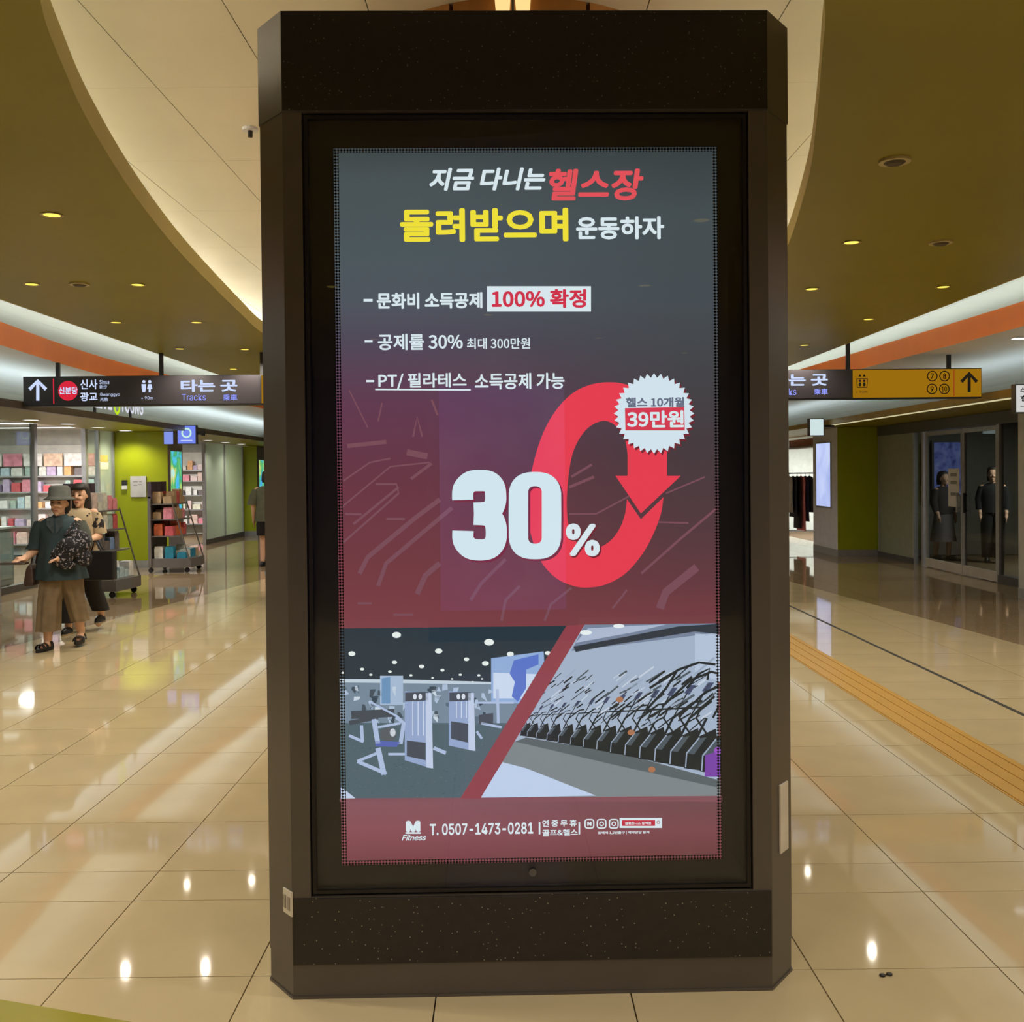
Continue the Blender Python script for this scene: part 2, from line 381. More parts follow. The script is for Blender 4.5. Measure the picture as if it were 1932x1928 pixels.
# ------------------------------------------------------------------ column behind the kiosk
cl = thing('column', 'copper brown panelled round column rising behind the dark poster kiosk', 'column', (.07, 5.0, 0))
mcol = mat('copper_brown_panel', (168, 112, 52), .25, .35, .12, 3)
for k in range(16):
    a0 = 2 * PI * k / 16 + .012; a1 = 2 * PI * (k + 1) / 16 - .012
    arc = [(.76 * math.cos(a0 + (a1 - a0) * i / 4), .76 * math.sin(a0 + (a1 - a0) * i / 4)) for i in range(5)]
    MB().prism(arc + [(p[0] * .95, p[1] * .95) for p in reversed(arc)], 0, 3.6).build('column_panel', mcol, cl)
MB().cyl(0, 0, 0, 3.6, .725, seg=32).build('core', M_CREAMJ, cl)
up = thing('uplight', 'small glowing cream uplight with two shades on the copper column', 'lamp', (.04, 4.2, 3.3))
for s in (-1, 1):
    MB().cyl(s * .042, 0, .16, .285, .024, .034, 14).build('shade', glow((255, 214, 140), 1.1), up)
MB().cyl(0, .0, .1, .29, .006).box(-.07, .07, -.015, .03, .13, .165).build('bracket', M_DARK, up)
MB().box(-.015, .015, .0, .06, .1, .13).build('arm', M_DARK, up)

# ------------------------------------------------------------------ downlights and detectors
def lamp_proto():
    t = thing('downlight', 'small round yellow recessed downlight in the olive dropped ceiling', 'downlight', group='downlights in the olive ceiling')
    MB().loft([[(r * math.cos(2 * PI * i / 20), r * math.sin(2 * PI * i / 20), z) for i in range(20)] for r, z in ((.052, 0), (.060, -.004), (.046, -.004), (.044, .0))], cap=False).build('trim_ring', mat('downlight_ring', (190, 170, 90), .3, .3), t)
    MB().cyl(0, 0, -.002, -.0012, .045, seg=20).build('diffuser', glow((255, 226, 90), 1.6), t)
    l = bpy.data.lights.new('downlight_bulb', 'SPOT'); l.energy = 80; l.color = WARM; l.spot_size = 2.5; l.spot_blend = .8; l.shadow_soft_size = .025
    lo = link('bulb', l, t); lo.location = (0, 0, -.02)
    return t
dl = lamp_proto(); first = True
spots = [onz(*q, ZS).xy for q in [(98, 405), (60, 536), (260, 537), (219, 608), (371, 608), (339, 658), (462, 659), (440, 696), (1607, 457), (1532, 545), (1780, 541), (1639, 602), (1518, 651)]]
spots += [Vector(q) for q in [(-2.5, 3.4), (-3.5, 5.6), (-2.4, 1.5), (-3.4, 3.4), (3.5, 5.9), (2.0, 2.4), (3.3, 2.2), (-1.2, .4), (1.2, .4), (-2.4, -.6), (2.4, -.6), (-3, 15.4), (3.4, 13.6),
    (-1.2, -1.6), (1.2, -1.6), (-2.4, -3), (0, -3), (2.4, -3), (-1.2, -4.6), (1.2, -4.6), (-2.4, -6), (0, -6.2), (2.4, -6), (-3, 18), (3.3, 15.6), (3.2, 17.8), (2.2, 20), (-3.2, 16.6), (0, 22), (-2.4, 22), (2.4, 22)]]  # some far spots hidden by the kiosk are added to light the right pier
DLAB = ['nearest and largest yellow downlight in the left olive ceiling', 'yellow downlight in the second left row, beside the left edge', 'yellow downlight in the second left row, beside the curved opening',
    'left yellow downlight of the third row in the left olive ceiling', 'right yellow downlight of the third row in the left olive ceiling', 'left yellow downlight of the fourth row above the black hanging sign', 'right yellow downlight of the fourth row, close to the kiosk edge', 'farthest small yellow downlight just above the black hanging sign',
    'nearest yellow downlight in the right olive ceiling', 'yellow downlight of the second right row beside the kiosk', 'yellow downlight of the second right row near the bright cove', 'yellow downlight of the third right row above the black sign panel', 'farthest small yellow downlight in the right ceiling beside the kiosk']
for k, q in enumerate(spots):
    o = dl if first else copy_tree(dl); first = False
    o.location = (q[0], q[1], ZS)
    o['label'] = DLAB[k] if k < len(DLAB) else 'small round yellow downlight in the olive ceiling out of view'
def detector(q, label):
    t = thing('smoke_detector', label, 'smoke detector', (q[0], q[1], ZS))
    MB().cyl(0, 0, -.012, 0, .072, seg=20).build('base', mat('detector_plastic', (190, 176, 128), .4), t)
    MB().cyl(0, 0, -.022, -.012, .034, .05, seg=16).build('sensor', mat('detector_dark', (70, 58, 30), .5), t)
for q, l in (((1688, 302), 'round ceiling smoke detector nearest the kiosk in the right olive ceiling'), ((1775, 456), 'small smoke detector between yellow downlights in the right olive ceiling'), ((150, 535), 'small smoke detector between two yellow downlights in the left olive ceiling')):
    detector(onz(*q, ZS), l)
t = thing('sprinkler', 'small dark sprinkler head on the cream panel ceiling left of the kiosk', 'sprinkler', onz(472, 242, 3.6))
MB().cyl(0, 0, -.015, 0, .045, seg=14).build('rose', M_WHITE, t); MB().cyl(0, 0, -.05, -.015, .014).build('head', M_DARK, t)
# ------------------------------------------------------------------ poster kiosk
kA, kB = onz(553, 1885), onz(1458, 1868)
kex = (kB - kA).normalized(); kn = Vector((kex.y, -kex.x, 0)); KW = (kB - kA).length
kyaw = math.atan2(kex.y, kex.x)
kiosk = thing('poster_kiosk', 'tall dark brown stone poster kiosk showing a red and grey gym advertisement', 'kiosk', kA, kyaw)
def foot(e=0.0):
    c = .12; d = .095
    return [(-e * .3, -e), (KW + e * .3, -e), (KW + d + e, c), (KW + d + e, .62), (KW, .74), (0, .74), (-d - e, .62), (-d - e, c)]
MB().prism(foot(.002), 0, .008).build('base_lip', M_KIOSK, kiosk)
MB().prism(foot(-.002), .008, .104).build('plinth', M_KIOSK, kiosk)
MB().prism(foot(0), .104, .312).build('base_block', M_KIOSK, kiosk)
MB().box(.002, KW - .002, -.004, .01, .106, .31).build('base_slab', M_GRAN, kiosk, bevel=.002)
GX0, GX1 = .058, KW - .058
MB().prism([(0, 0), (GX0, 0), (GX0, .035), (GX1, .035), (GX1, 0), (KW, 0), (KW + .095, .12), (KW + .095, .62), (KW, .74), (0, .74), (-.095, .62), (-.095, .12)], .312, 2.702).build('casing', M_KIOSK, kiosk)
MB().prism(foot(.004), 2.702, 3.005).build('header_block', M_KIOSK, kiosk)
MB().box(.0, KW, -.008, .01, 2.703, 3.004).build('header_slab', M_GRAN, kiosk, bevel=.002)
fr = MB()
fr.box(GX0 + .006, GX1 - .006, .004, .03, 2.683, 2.694).box(GX0 + .006, GX1 - .006, .004, .03, .32, .331)
fr.box(GX0 + .006, GX0 + .017, .004, .03, .331, 2.683).box(GX1 - .017, GX1 - .006, .004, .03, .331, 2.683)
fr.build('door_frame', mat('door_frame_metal', (34, 32, 31), .35, .5), kiosk)
MB().box(GX0 + .017, GX1 - .017, .027, .034, .331, 2.683).build('mask_panel', M_BLACK, kiosk)
MB().box(GX0 + .017, GX1 - .017, .008, .012, .331, 2.683).build('glass_pane', glass('kiosk_glass', refl=.42), kiosk)
o = MB().cyl(0, 0, 0, .004, .012, seg=12).build('lock', M_STEELD, kiosk); o.location = (KW * .5, .007, .375); o.rotation_euler = (PI / 2, 0, 0)
# small plates on the chamfers
def chamfer_plate(name, px, py, w, h, m, side):
    d = ray(px, py)
    p = Vector((0, 0)); c = .12; a = (kA if side < 0 else kB); b0 = a + (kex * (.095 * side)) - kn * c
    nn = (b0 - a).cross(Vector((0, 0, 1))); t = (a - cC).dot(nn) / d.dot(nn); P = cC + d * t
    ex = (b0 - a).normalized() * side
    L = kiosk.matrix_basis.inverted() @ P; e = Matrix.Rotation(-kyaw, 3, 'Z') @ ex
    o = MB().box(-w / 2, w / 2, -.006, 0, -h / 2, h / 2).build(name, m, kiosk, bevel=.001)
    o.location = L; o.rotation_euler = (0, 0, math.atan2(e.y, e.x)); return o
kiosk.matrix_basis = Matrix.Translation(kA) @ Matrix.Rotation(kyaw, 4, 'Z')
o = chamfer_plate('switch_plate', 545, 1701, .055, .075, mat('plate_white', (205, 195, 178), .5), -1)
for k in (-1, 1): MB().box(k * .013 - .006, k * .013 + .006, -.009, -.006, -.02, .02).build('rocker', mat('plate_grey', (150, 140, 125), .5), o)
chamfer_plate('access_plate', 1477, 1541, .062, .215, mat('plate_white', (205, 195, 178), .5), 1)

kinv = kiosk.matrix_basis.inverted()
def PK(x, y, off=.022):
    d = ray(x, y); q = kA - kn * off; t = (q - cC).dot(kn) / d.dot(kn); L = kinv @ (cC + d * t); return (L.x, L.z)
X0, X1, Z0, Z1 = .150, 1.325, .400, 2.600
def layer(n): return .0245 - n * .0005
# backlit print, its own gradient with some glass reflection haze in the tones
pm = bpy.data.materials.new('poster_gradient'); pm.use_nodes = True; nt = pm.node_tree; nt.nodes.remove(nt.nodes['Principled BSDF'])
tc = nt.nodes.new('ShaderNodeTexCoord'); sx = nt.nodes.new('ShaderNodeSeparateXYZ'); nt.links.new(tc.outputs['Object'], sx.inputs[0])
mz = nt.nodes.new('ShaderNodeMapRange'); mz.inputs[1].default_value = Z1; mz.inputs[2].default_value = Z0; nt.links.new(sx.outputs[2], mz.inputs[0])
mxr = nt.nodes.new('ShaderNodeMapRange'); mxr.inputs[1].default_value = X0 + .25; mxr.inputs[2].default_value = X1 - .1; nt.links.new(sx.outputs[0], mxr.inputs[0])
def ramp(stops):
    r = nt.nodes.new('ShaderNodeValToRGB'); e = r.color_ramp.elements
    while len(e) < len(stops): e.new(.5)
    for k, (y, c) in enumerate(stops): e[k].position = (y - 275) / 1363.0; e[k].color = lin(c) + (1,)
    nt.links.new(mz.outputs[0], r.inputs[0]); return r
ra = ramp([(275, (64, 72, 74)), (330, (74, 84, 87)), (480, (78, 90, 96)), (570, (82, 88, 98)), (640, (84, 76, 92)), (760, (102, 62, 84)), (900, (108, 58, 72)), (1050, (118, 62, 70)), (1170, (126, 66, 72)), (1510, (136, 88, 98)), (1570, (140, 82, 92)), (1638, (122, 66, 72))])
rb = ramp([(275, (58, 66, 68)), (400, (70, 80, 84)), (560, (72, 80, 86)), (700, (72, 72, 76)), (850, (74, 62, 66)), (1000, (88, 62, 66)), (1100, (104, 62, 68)), (1170, (120, 64, 70)), (1510, (112, 78, 84)), (1580, (126, 74, 80)), (1638, (110, 62, 64))])
mx = nt.nodes.new('ShaderNodeMixRGB'); nt.links.new(mxr.outputs[0], mx.inputs[0]); nt.links.new(ra.outputs[0], mx.inputs[1]); nt.links.new(rb.outputs[0], mx.inputs[2])
em = nt.nodes.new('ShaderNodeEmission'); nt.links.new(mx.outputs[0], em.inputs[0]); nt.links.new(em.outputs[0], nt.nodes['Material Output'].inputs[0])
poster = MB().box(X0, X1, layer(0), .0265, Z0, Z1).build('backlit_poster', pm, kiosk)
def zb(zx, zy): return PK(620 + zx * .38820, 690 + zy * .38820)     # zoom b
def zg(zx, zy): return PK(620 + zx * .38820, 1170 + zy * .38820)    # zoom g
K1 = 1 / (FPX / 3.07)                                               # metres per pixel on the poster
def shape(name, pts, rgb, n, fn=PK, k=1.0):
    return MB().flat([fn(*p) for p in pts], layer(n)).build(name, glow(rgb, k), poster)
def ptext(body, box, rgb, n=6, bold=0.0, shear=0.0, name='lettering'):
    a = PK(box[0], box[3]); b = PK(box[2], box[1])
    return text(name, body, (a[0], a[1], b[0], b[1]), glow(rgb), poster, layer(n), bold, shear)
WH = (222, 238, 244); RED = (236, 66, 84)
# faint machines printed in the background
random.seed(3)
faint = MB(); faint2 = MB()
def fr_(pts, w, mb=faint): mb.ribbon([zb(*p) for p in pts], w * .3882 * K1, layer(1))
for pts, w in [([(60, 690), (300, 490), (490, 470)], 8), ([(70, 860), (340, 620), (330, 575), (230, 575)], 10), ([(120, 770), (340, 590)], 12), ([(150, 1010), (190, 930), (420, 740), (540, 650)], 22),
    ([(240, 1070), (280, 960), (600, 690)], 20), ([(430, 1110), (470, 1020), (540, 960)], 26), ([(90, 390), (280, 370)], 20), ([(380, 420), (480, 440)], 30), ([(70, 560), (200, 470), (300, 450)], 8),
    ([(690, 1140), (740, 1060), (860, 940)], 16), ([(840, 1240), (860, 1140), (930, 1070)], 14), ([(1050, 1240), (1080, 1160), (1180, 1080)], 12), ([(1520, 1010), (1700, 850), (1890, 690)], 12),
    ([(1610, 1180), (1640, 1100), (1790, 980)], 40), ([(1170, 720), (1300, 720), (1600, 560)], 8), ([(1640, 620), (1830, 540)], 8), ([(1170, 590), (1290, 540)], 14), ([(1600, 760), (1750, 765)], 8),
    ([(80, 720), (160, 722)], 10), ([(280, 745), (370, 745)], 12), ([(140, 1155), (210, 1155)], 10), ([(315, 1210), (410, 1210)], 10), ([(500, 165), (530, 240)], 10), ([(240, 270), (260, 180)], 7), ([(100, 120), (190, 300)], 6),
    ([(410, 345), (430, 250), (455, 345)], 10), ([(400, 550), (500, 475)], 14), ([(1280, 480), (1180, 540)], 12), ([(1380, 1180), (1450, 1090)], 10)]:
    fr_(pts, w)
faint.build('background_machines', glow((136, 88, 100), .85), poster)
for pts in [[(290, 370), (360, 372), (370, 560), (330, 590)], [(540, 880), (640, 870), (700, 1110), (540, 1150)], [(800, 380), (880, 380), (900, 440), (860, 500), (800, 470)], [(1590, 1190), (1640, 1060), (1600, 1200)]]:
    faint2.flat([zb(*p) for p in pts], layer(1) + .0001)
# headline
ptext('지금 다니는', (810, 316, 1029, 360), WH, bold=.013, shear=.22)
ptext('헬스장', (1036, 318, 1214, 379), (232, 84, 92), bold=.011, shear=.14)
ptext('돌려받으며', (755, 392, 1072, 457), (246, 230, 60), bold=.012)
ptext('운동하자', (1087, 408, 1253, 452), WH, bold=.011)
ptext('문화비 소득공제', (711, 551, 910, 583), WH, bold=.012)
shape('dash', [(686, 564), (703, 564), (703, 569), (686, 569)], WH, 6)
shape('highlight_box', [(919, 540), (1115, 540), (1115, 588), (919, 588)], WH, 5)
ptext('100% 확정', (928, 545, 1106, 582), (214, 52, 78), 7, .012)
shape('dash', [(688, 642), (703, 642), (703, 646), (688, 646)], WH, 6)
ptext('공제률 30%', (713, 629, 873, 661), WH, bold=.008)
ptext('최대 300만원', (881, 637, 1000, 659), WH, bold=.006)
shape('dash', [(691, 717), (706, 717), (706, 721), (691, 721)], WH, 6)
ptext('PT/ 필라테스', (714, 703, 880, 735), WH, bold=.008)
shape('underline', [(708, 733), (888, 734), (888, 737), (708, 736)], WH, 6)
ptext('소득공제 가능', (896, 703, 1065, 735), WH, bold=.008)
# red loop arrow
def sm(P): return smooth_curve([(float(x), float(y)) for x, y in P], 5)
outer1 = sm([(960, 700), (965, 620), (985, 520), (1010, 420), (1050, 310), (1110, 210), (1190, 130), (1280, 90), (1370, 80), (1450, 92), (1540, 140), (1610, 230), (1640, 320), (1645, 420)])
inner1 = sm([(1453, 430), (1440, 355), (1405, 300), (1350, 268), (1290, 282), (1235, 330), (1190, 415), (1168, 520), (1158, 640), (1158, 700)])
shape('loop_arrow', outer1 + [(1645, 535), (1712, 535), (1518, 718), (1395, 535), (1453, 535)] + inner1, RED, 2, zb)
inner2 = sm([(1158, 700), (1165, 770), (1190, 840), (1240, 880), (1290, 890), (1340, 872), (1385, 835), (1420, 780), (1442, 715), (1450, 648)])
outer2 = sm([(1628, 638), (1615, 720), (1580, 815), (1525, 915), (1445, 1008), (1350, 1062), (1260, 1078), (1190, 1070), (1110, 1035), (1045, 970), (1005, 890), (975, 790)])
shape('loop_arrow', [(960, 700)] + inner2 + [(1518, 746)] + outer2, RED, 2, zb)
# big 30 %
three = [(652, 652), (652, 615), (660, 590), (690, 563), (735, 558), (780, 563), (806, 590), (812, 630), (810, 665), (796, 695), (765, 712), (706, 716)]
th2 = [(706, 722), (765, 726), (796, 742), (812, 775), (815, 825), (806, 862), (780, 888), (735, 895), (690, 888), (662, 862), (653, 838), (653, 802)]
def digit(name, n, rgb, dx=0, dy=0, grow=0):
    mb = MB()
    for path in (three, th2):
        P = smooth_curve([(float(a + dx), float(b + dy)) for a, b in path], 4)
        ws = []
        for i, p in enumerate(P):
            ws.append((104 + grow) * .3882 * K1)
        mb.ribbon([zb(*p) for p in P], ws, layer(n))
    mb.build(name, glow(rgb), poster)
    mb = MB(); N = 48
    def stad(cx_, cy_, hw, hh):
        out = []
        for i in range(N):
            a = 2 * PI * i / N; c_, s_ = math.cos(a), math.sin(a)
            out.append((cx_ + dx + hw * math.copysign(abs(c_) ** .8, c_), cy_ + dy + (hh - hw) * (1 if s_ > .001 else (-1 if s_ < -.001 else 0)) + hw * math.copysign(abs(s_) ** .8, s_)))
        return out
    A = [zb(*p) for p in stad(1003, 728, 128 + grow, 212 + grow)]; B = [zb(*p) for p in stad(1003, 725, 33 - grow, 140 - grow)]
    for i in range(N):
        j = (i + 1) % N; k = len(mb.v)
        mb.v += [(q[0], layer(n), q[1]) for q in (A[i], A[j], B[j], B[i])]; mb.f.append((k, k + 1, k + 2, k + 3))
    mb.build(name, glow(rgb), poster)
digit('digit_shadow', 3, (120, 40, 52), 10, 10)
digit('digit', 5, (214, 236, 242))
ptext('%', (1070, 989, 1134, 1053), (120, 40, 52), 4, .028, name='digit_shadow')
ptext('%', (1068, 987, 1131, 1050), WH, 6, .028)
# starburst badge
cxb, cyb = 1234, 780
pts = []
for i in range(72):
    r_ = 76 if i % 2 == 0 else 67.5
    pts.append((cxb + r_ * math.cos(2 * PI * i / 72), cyb + r_ * math.sin(2 * PI * i / 72)))
MB().flat([PK(p[0] + 3, p[1] + 4) for p in pts], layer(3)).build('badge_shadow', glow((120, 44, 54)), poster)
MB().flat([PK(*p) for p in pts], layer(4)).build('badge', glow((216, 234, 244)), poster)
ptext('헬스 10개월', (1181, 749, 1291, 769), (104, 112, 134), 6, .012)
shape('badge_box', [(1179, 770), (1291, 768), (1292, 812), (1180, 812)], (218, 62, 84), 5)
ptext('39만원', (1183, 774, 1290, 807), WH, 7, .012)
# gym photographs
shape('gym_photo', [(52, 40), (1155, 28), (640, 865), (56, 875)], (44, 58, 68), 2, zg)
G = {}
def gclip(P): return clip(clip(P, lambda p: p[0] - X0), lambda p: X1 - p[0])
def gp(rgb, pts, n=3):
    P = gclip([zg(*p) for p in pts])
    if len(P) > 2: G.setdefault((rgb, n), MB()).flat(P, layer(n))
def gr_(rgb, pts, w, n=4):
    P = [p for p in [zg(*p) for p in pts] if X0 + .004 < p[0] < X1 - .004]
    if len(P) > 1: G.setdefault((rgb, n), MB()).ribbon(P, w * .3882 * K1, layer(n))
def ge(rgb, x, y, rx, ry, n=4): G.setdefault((rgb, n), MB()).flat([zg(x + rx * math.cos(2 * PI * i / 12), y + ry * math.sin(2 * PI * i / 12)) for i in range(12)], layer(n))
gp((82, 102, 112), [(47, 500), (866, 500), (640, 865), (48, 875)])
gp((120, 140, 158), [(46, 300), (985, 300), (866, 500), (47, 500)])
gp((196, 212, 224), [(46, 285), (360, 288), (790, 300), (790, 312), (46, 302)], 4)
gp((148, 178, 222), [(790, 185), (1045, 152), (1048, 200), (925, 405), (790, 395)], 4)
gp((206, 222, 244), [(800, 255), (1010, 262), (940, 380), (800, 380)], 5)
gp((92, 120, 204), [(900, 195), (1020, 165), (1020, 215), (960, 240), (960, 330), (920, 395), (890, 370), (905, 300), (880, 260)], 6)
gp((168, 190, 216), [(250, 270), (362, 270), (362, 412), (250, 412)], 5)
gp((110, 150, 190), [(258, 282), (300, 275), (300, 405), (258, 405)], 6)
for x, y, r_ in [(330, 72, 22), (780, 107, 24), (535, 150, 18), (113, 163, 17), (320, 205, 13), (452, 225, 13), (670, 190, 13), (762, 210, 17), (553, 243, 10), (163, 238, 10), (883, 165, 17), (68, 255, 8), (205, 265, 8), (298, 250, 9), (400, 268, 8), (640, 265, 8), (730, 268, 8), (745, 285, 6), (700, 300, 6), (600, 285, 6), (505, 280, 6), (1065, 160, 14)]:
    ge((236, 244, 240), x, y, r_, r_ * .68)
random.seed(11)
for k in range(60):
    x = random.uniform(60, 780); y = random.uniform(310, 470); c = random.choice([(60, 76, 90), (176, 196, 220), (90, 110, 126), (206, 220, 232), (70, 84, 96)])
    gp(c, [(x, y), (x + random.uniform(8, 36), y + random.uniform(-3, 3)), (x + random.uniform(8, 30), y + random.uniform(8, 50)), (x - 2, y + random.uniform(8, 40))], 5)
for k in range(150):
    x = random.uniform(60, 820); y = random.uniform(560, 860)
    if x < 1150 - y * .6: ge(random.choice([(64, 82, 90), (100, 120, 128)]), x, y, random.uniform(2, 6), 1.6, 4)
FRM = (176, 194, 226); PLT = (72, 80, 92)
for (a, b, c, d, e) in [(370, 345, 500, 720, 40), (585, 345, 706, 635, 26)]:
    gp((150, 170, 208), [(a, b), (c, b + 8), (c, d), (a, d - e)], 6)
    gp((196, 210, 236), [(c - 28, b + 8), (c, b + 8), (c + 8, d), (c - 26, d - 5)], 7)
    gp(PLT, [(a + 2, b + 6), (c - 15, b + 4), (c - 15, b + 45), (a + 2, b + 50)], 7)
    gp(PLT, [(a + 10, d - 160 + e * .6), (c - 28, d - 145 + e * .5), (c - 28, d - 40), (a + 10, d - 60)], 7)
    for q in (.3, .5, .7): gr_((214, 226, 244), [(a + (c - a) * q, b + 50), (a + (c - a) * q, d - 160)], 4, 7)
    for q in (.38, .58): ge((220, 228, 240), a + (c - a) * q, b + 26, 9, 14, 8)
for pts, w in [([(110, 460), (320, 450)], 40), ([(100, 500), (240, 470)], 22)]: gr_((70, 78, 88), pts, w, 7)
for pts, w in [([(220, 480), (240, 600)], 24), ([(240, 620), (270, 750)], 26), ([(140, 685), (280, 745)], 18), ([(140, 685), (250, 640)], 14), ([(100, 560), (170, 590)], 14), ([(160, 510), (165, 590)], 16), ([(60, 420), (200, 395), (340, 470)], 10), ([(510, 620), (570, 645)], 18), ([(330, 470), (365, 500), (350, 600)], 20), ([(290, 650), (370, 650)], 12), ([(820, 335), (825, 500)], 14), ([(740, 500), (840, 520)], 12), ([(720, 400), (900, 400)], 10), ([(720, 540), (745, 575)], 12), ([(240, 520), (350, 500)], 12)]:
    gr_(FRM, pts, w, 8)
gp((88, 104, 180), [(225, 585), (350, 590), (330, 615), (230, 612)], 8); ge((90, 96, 104), 290, 555, 40, 34, 7); ge((206, 214, 222), 312, 545, 14, 20, 8)
gp(PLT, [(730, 460), (800, 450), (800, 505), (730, 505)], 8); gp((196, 212, 236), [(50, 810), (65, 812), (140, 872), (50, 872)], 8)
# right photograph
shape('gym_photo', [(1245, 22), (1892, 16), (1898, 855), (735, 865)], (166, 182, 204), 2, zg)
gp((120, 134, 158), [(1245, 22), (1898, 16), (1898, 60), (1180, 150)], 3)
gp((50, 58, 68), [(1190, 128), (1420, 85), (1700, 30), (1898, 18), (1898, 68), (1780, 55), (1380, 120), (1200, 155)], 4)
gp((176, 190, 214), [(1260, 40), (1420, 30), (1640, 20), (1500, 55), (1200, 110)], 5)
ge((236, 244, 246), 1250, 60, 30, 12, 6); ge((236, 244, 246), 1410, 28, 28, 10, 6)
gp((184, 200, 222), [(1780, 65), (1900, 72), (1902, 300), (1780, 250)], 3)
gp((128, 138, 142), [(905, 590), (1440, 690), (1903, 800), (1903, 855), (735, 865), (830, 700)], 3)
gp((194, 212, 240), [(845, 690), (960, 720), (1300, 853), (737, 863)], 4)
gp((92, 102, 106), [(905, 590), (960, 570), (1440, 650), (1903, 780), (1903, 815), (1440, 715)], 4)
DK = (36, 42, 44); MD = (78, 90, 98); LG = (158, 174, 196)
for i in range(15):
    t = i / 14.0; x = 940 + 900 * t ** 1.25; s = .42 + .95 * t ** 1.3; yb = 560 + 175 * t ** 1.3
    H = 190 * s + 60
    gp(DK, [(x - 26 * s, yb), (x - 22 * s, yb - 60 * s), (x + 30 * s, yb - 120 * s), (x + 95 * s, yb - 150 * s), (x + 110 * s, yb - 40 * s), (x + 70 * s, yb + 14 * s)], 5)
    gp(MD, [(x - 20 * s, yb - 58 * s), (x + 30 * s, yb - 112 * s), (x + 60 * s, yb - 118 * s), (x + 12 * s, yb - 52 * s)], 6)
    gr_(LG, [(x - 20 * s, yb - 4), (x - 16 * s, yb - 56 * s), (x + 32 * s, yb - 116 * s)], 5 * s, 7)
    gr_(DK, [(x + 20 * s, yb - 110 * s), (x + 60 * s, yb - 190 * s), (x + 150 * s, yb - 260 * s), (x + 190 * s, yb - 265 * s)], 10 * s, 6)
    gr_(DK, [(x + 60 * s, yb - 130 * s), (x + 20 * s, yb - 190 * s), (x + 40 * s, yb - 230 * s), (x + 120 * s, yb - 235 * s)], 8 * s, 6)
    gp((70, 80, 110), [(x + 110 * s, yb - 300 * s), (x + 135 * s, yb - 335 * s), (x + 160 * s, yb - 335 * s), (x + 132 * s, yb - 292 * s)], 7)
    gr_(DK, [(x + 60 * s, yb - 190 * s), (x + 140 * s, yb - 330 * s)], 6 * s, 7)
random.seed(23)
for i in range(150):
    t = random.random(); x = 1010 + 860 * t; y = 470 - 40 * (1 - t) + random.uniform(-150 - 60 * t, 40 + 60 * t); L = random.uniform(30, 80) * (.6 + .8 * t)
    gr_(random.choice([DK, DK, DK, MD, (198, 210, 226), LG]), [(x, y), (x + L, y - L * random.uniform(.5, .9))], random.uniform(4, 11) * (.6 + .6 * t), random.choice((5, 6, 7)))
for pts in [[(1560, 330), (1700, 240), (1800, 205), (1880, 215)], [(1620, 420), (1760, 290), (1860, 250), (1895, 260)], [(1700, 470), (1830, 350), (1898, 320)], [(1540, 440), (1640, 330), (1690, 250)], [(1740, 330), (1800, 260), (1850, 235), (1840, 290)]]: gr_(DK, pts, 12, 8)
gp((122, 70, 168), [(1830, 655), (1880, 640), (1903, 660), (1903, 760), (1828, 760)], 8); ge((150, 84, 190), 1890, 635, 18, 20, 8)
for x, y in [(1470, 545), (1570, 725), (1415, 385)]: ge((176, 118, 84), x, y, 18, 14, 8)
for (rgb, n), mb in G.items(): mb.build('gym_detail', glow(rgb), poster)
# trim both photographs to the poster edge and separate them
shape('divider_band', [(1157, 26), (1245, 20), (737, 866), (640, 867)], (146, 68, 78), 10, zg)
shape('footer_band', [(641, 1506), (1362, 1501), (1362, 1512), (641, 1512)], (134, 84, 94), 9)
# footer
ptext('M', (766, 1548, 793, 1570), WH, bold=.06); shape('logo_bar', [(765, 1570), (794, 1570), (794, 1573), (765, 1573)], WH, 6)
ptext('Fitness', (758, 1574, 804, 1586), WH, bold=.02, shear=.35)
ptext('T. 0507-1473-0281', (811, 1551, 1006, 1576), WH, bold=.02)
for x in (1018, 1093): shape('divider', [(x - 1.5, 1551), (x + 1.5, 1551), (x + 1.5, 1574), (x - 1.5, 1574)], WH, 6)
ptext('연 중 무 휴', (1023, 1546, 1088, 1560), WH, bold=.01); ptext('골프&헬스', (1023, 1564, 1090, 1577), WH, bold=.01)
for k, c in enumerate('N◎ⓒ'):
    x = 1112 + 23 * k
    ring = MB().ribbon([PK(x + 8.2 * math.copysign(abs(math.cos(a)) ** .5, math.cos(a)), 1554 + 8.2 * math.copysign(abs(math.sin(a)) ** .5, math.sin(a))) for a in [2 * PI * i / 28 for i in range(28)]], 2.4 * K1, layer(6), True)
    ring.build('badge_ring', glow(WH), poster)
    if k == 0: ptext('N', (x - 4, 1550, x + 4, 1558), WH, bold=.05)
    else: MB().ribbon([PK(x + 3.6 * math.cos(2 * PI * i / 14), 1554 + 3.6 * math.sin(2 * PI * i / 14)) for i in range(14)], 2 * K1, layer(6), True).build('badge_ring', glow(WH), poster)
shape('search_box', [(1169, 1543), (1249, 1543), (1249, 1562), (1169, 1562)], WH, 5); shape('search_field', [(1173, 1547), (1236, 1547), (1236, 1558), (1173, 1558)], (196, 52, 70), 6)
ptext('엠휘트니스 동백점', (1179, 1550, 1228, 1556), WH, 7, .01); ptext('동백역 1,2번출구 | 예약상담 문의', (1128, 1567, 1225, 1575), WH, 6, .01)
MB().ribbon([PK(1242 + 2.6 * math.cos(2 * PI * i / 10), 1551 + 2.6 * math.sin(2 * PI * i / 10)) for i in range(10)], 1.2 * K1, layer(7), True).build('search_icon', glow((150, 80, 90)), poster)
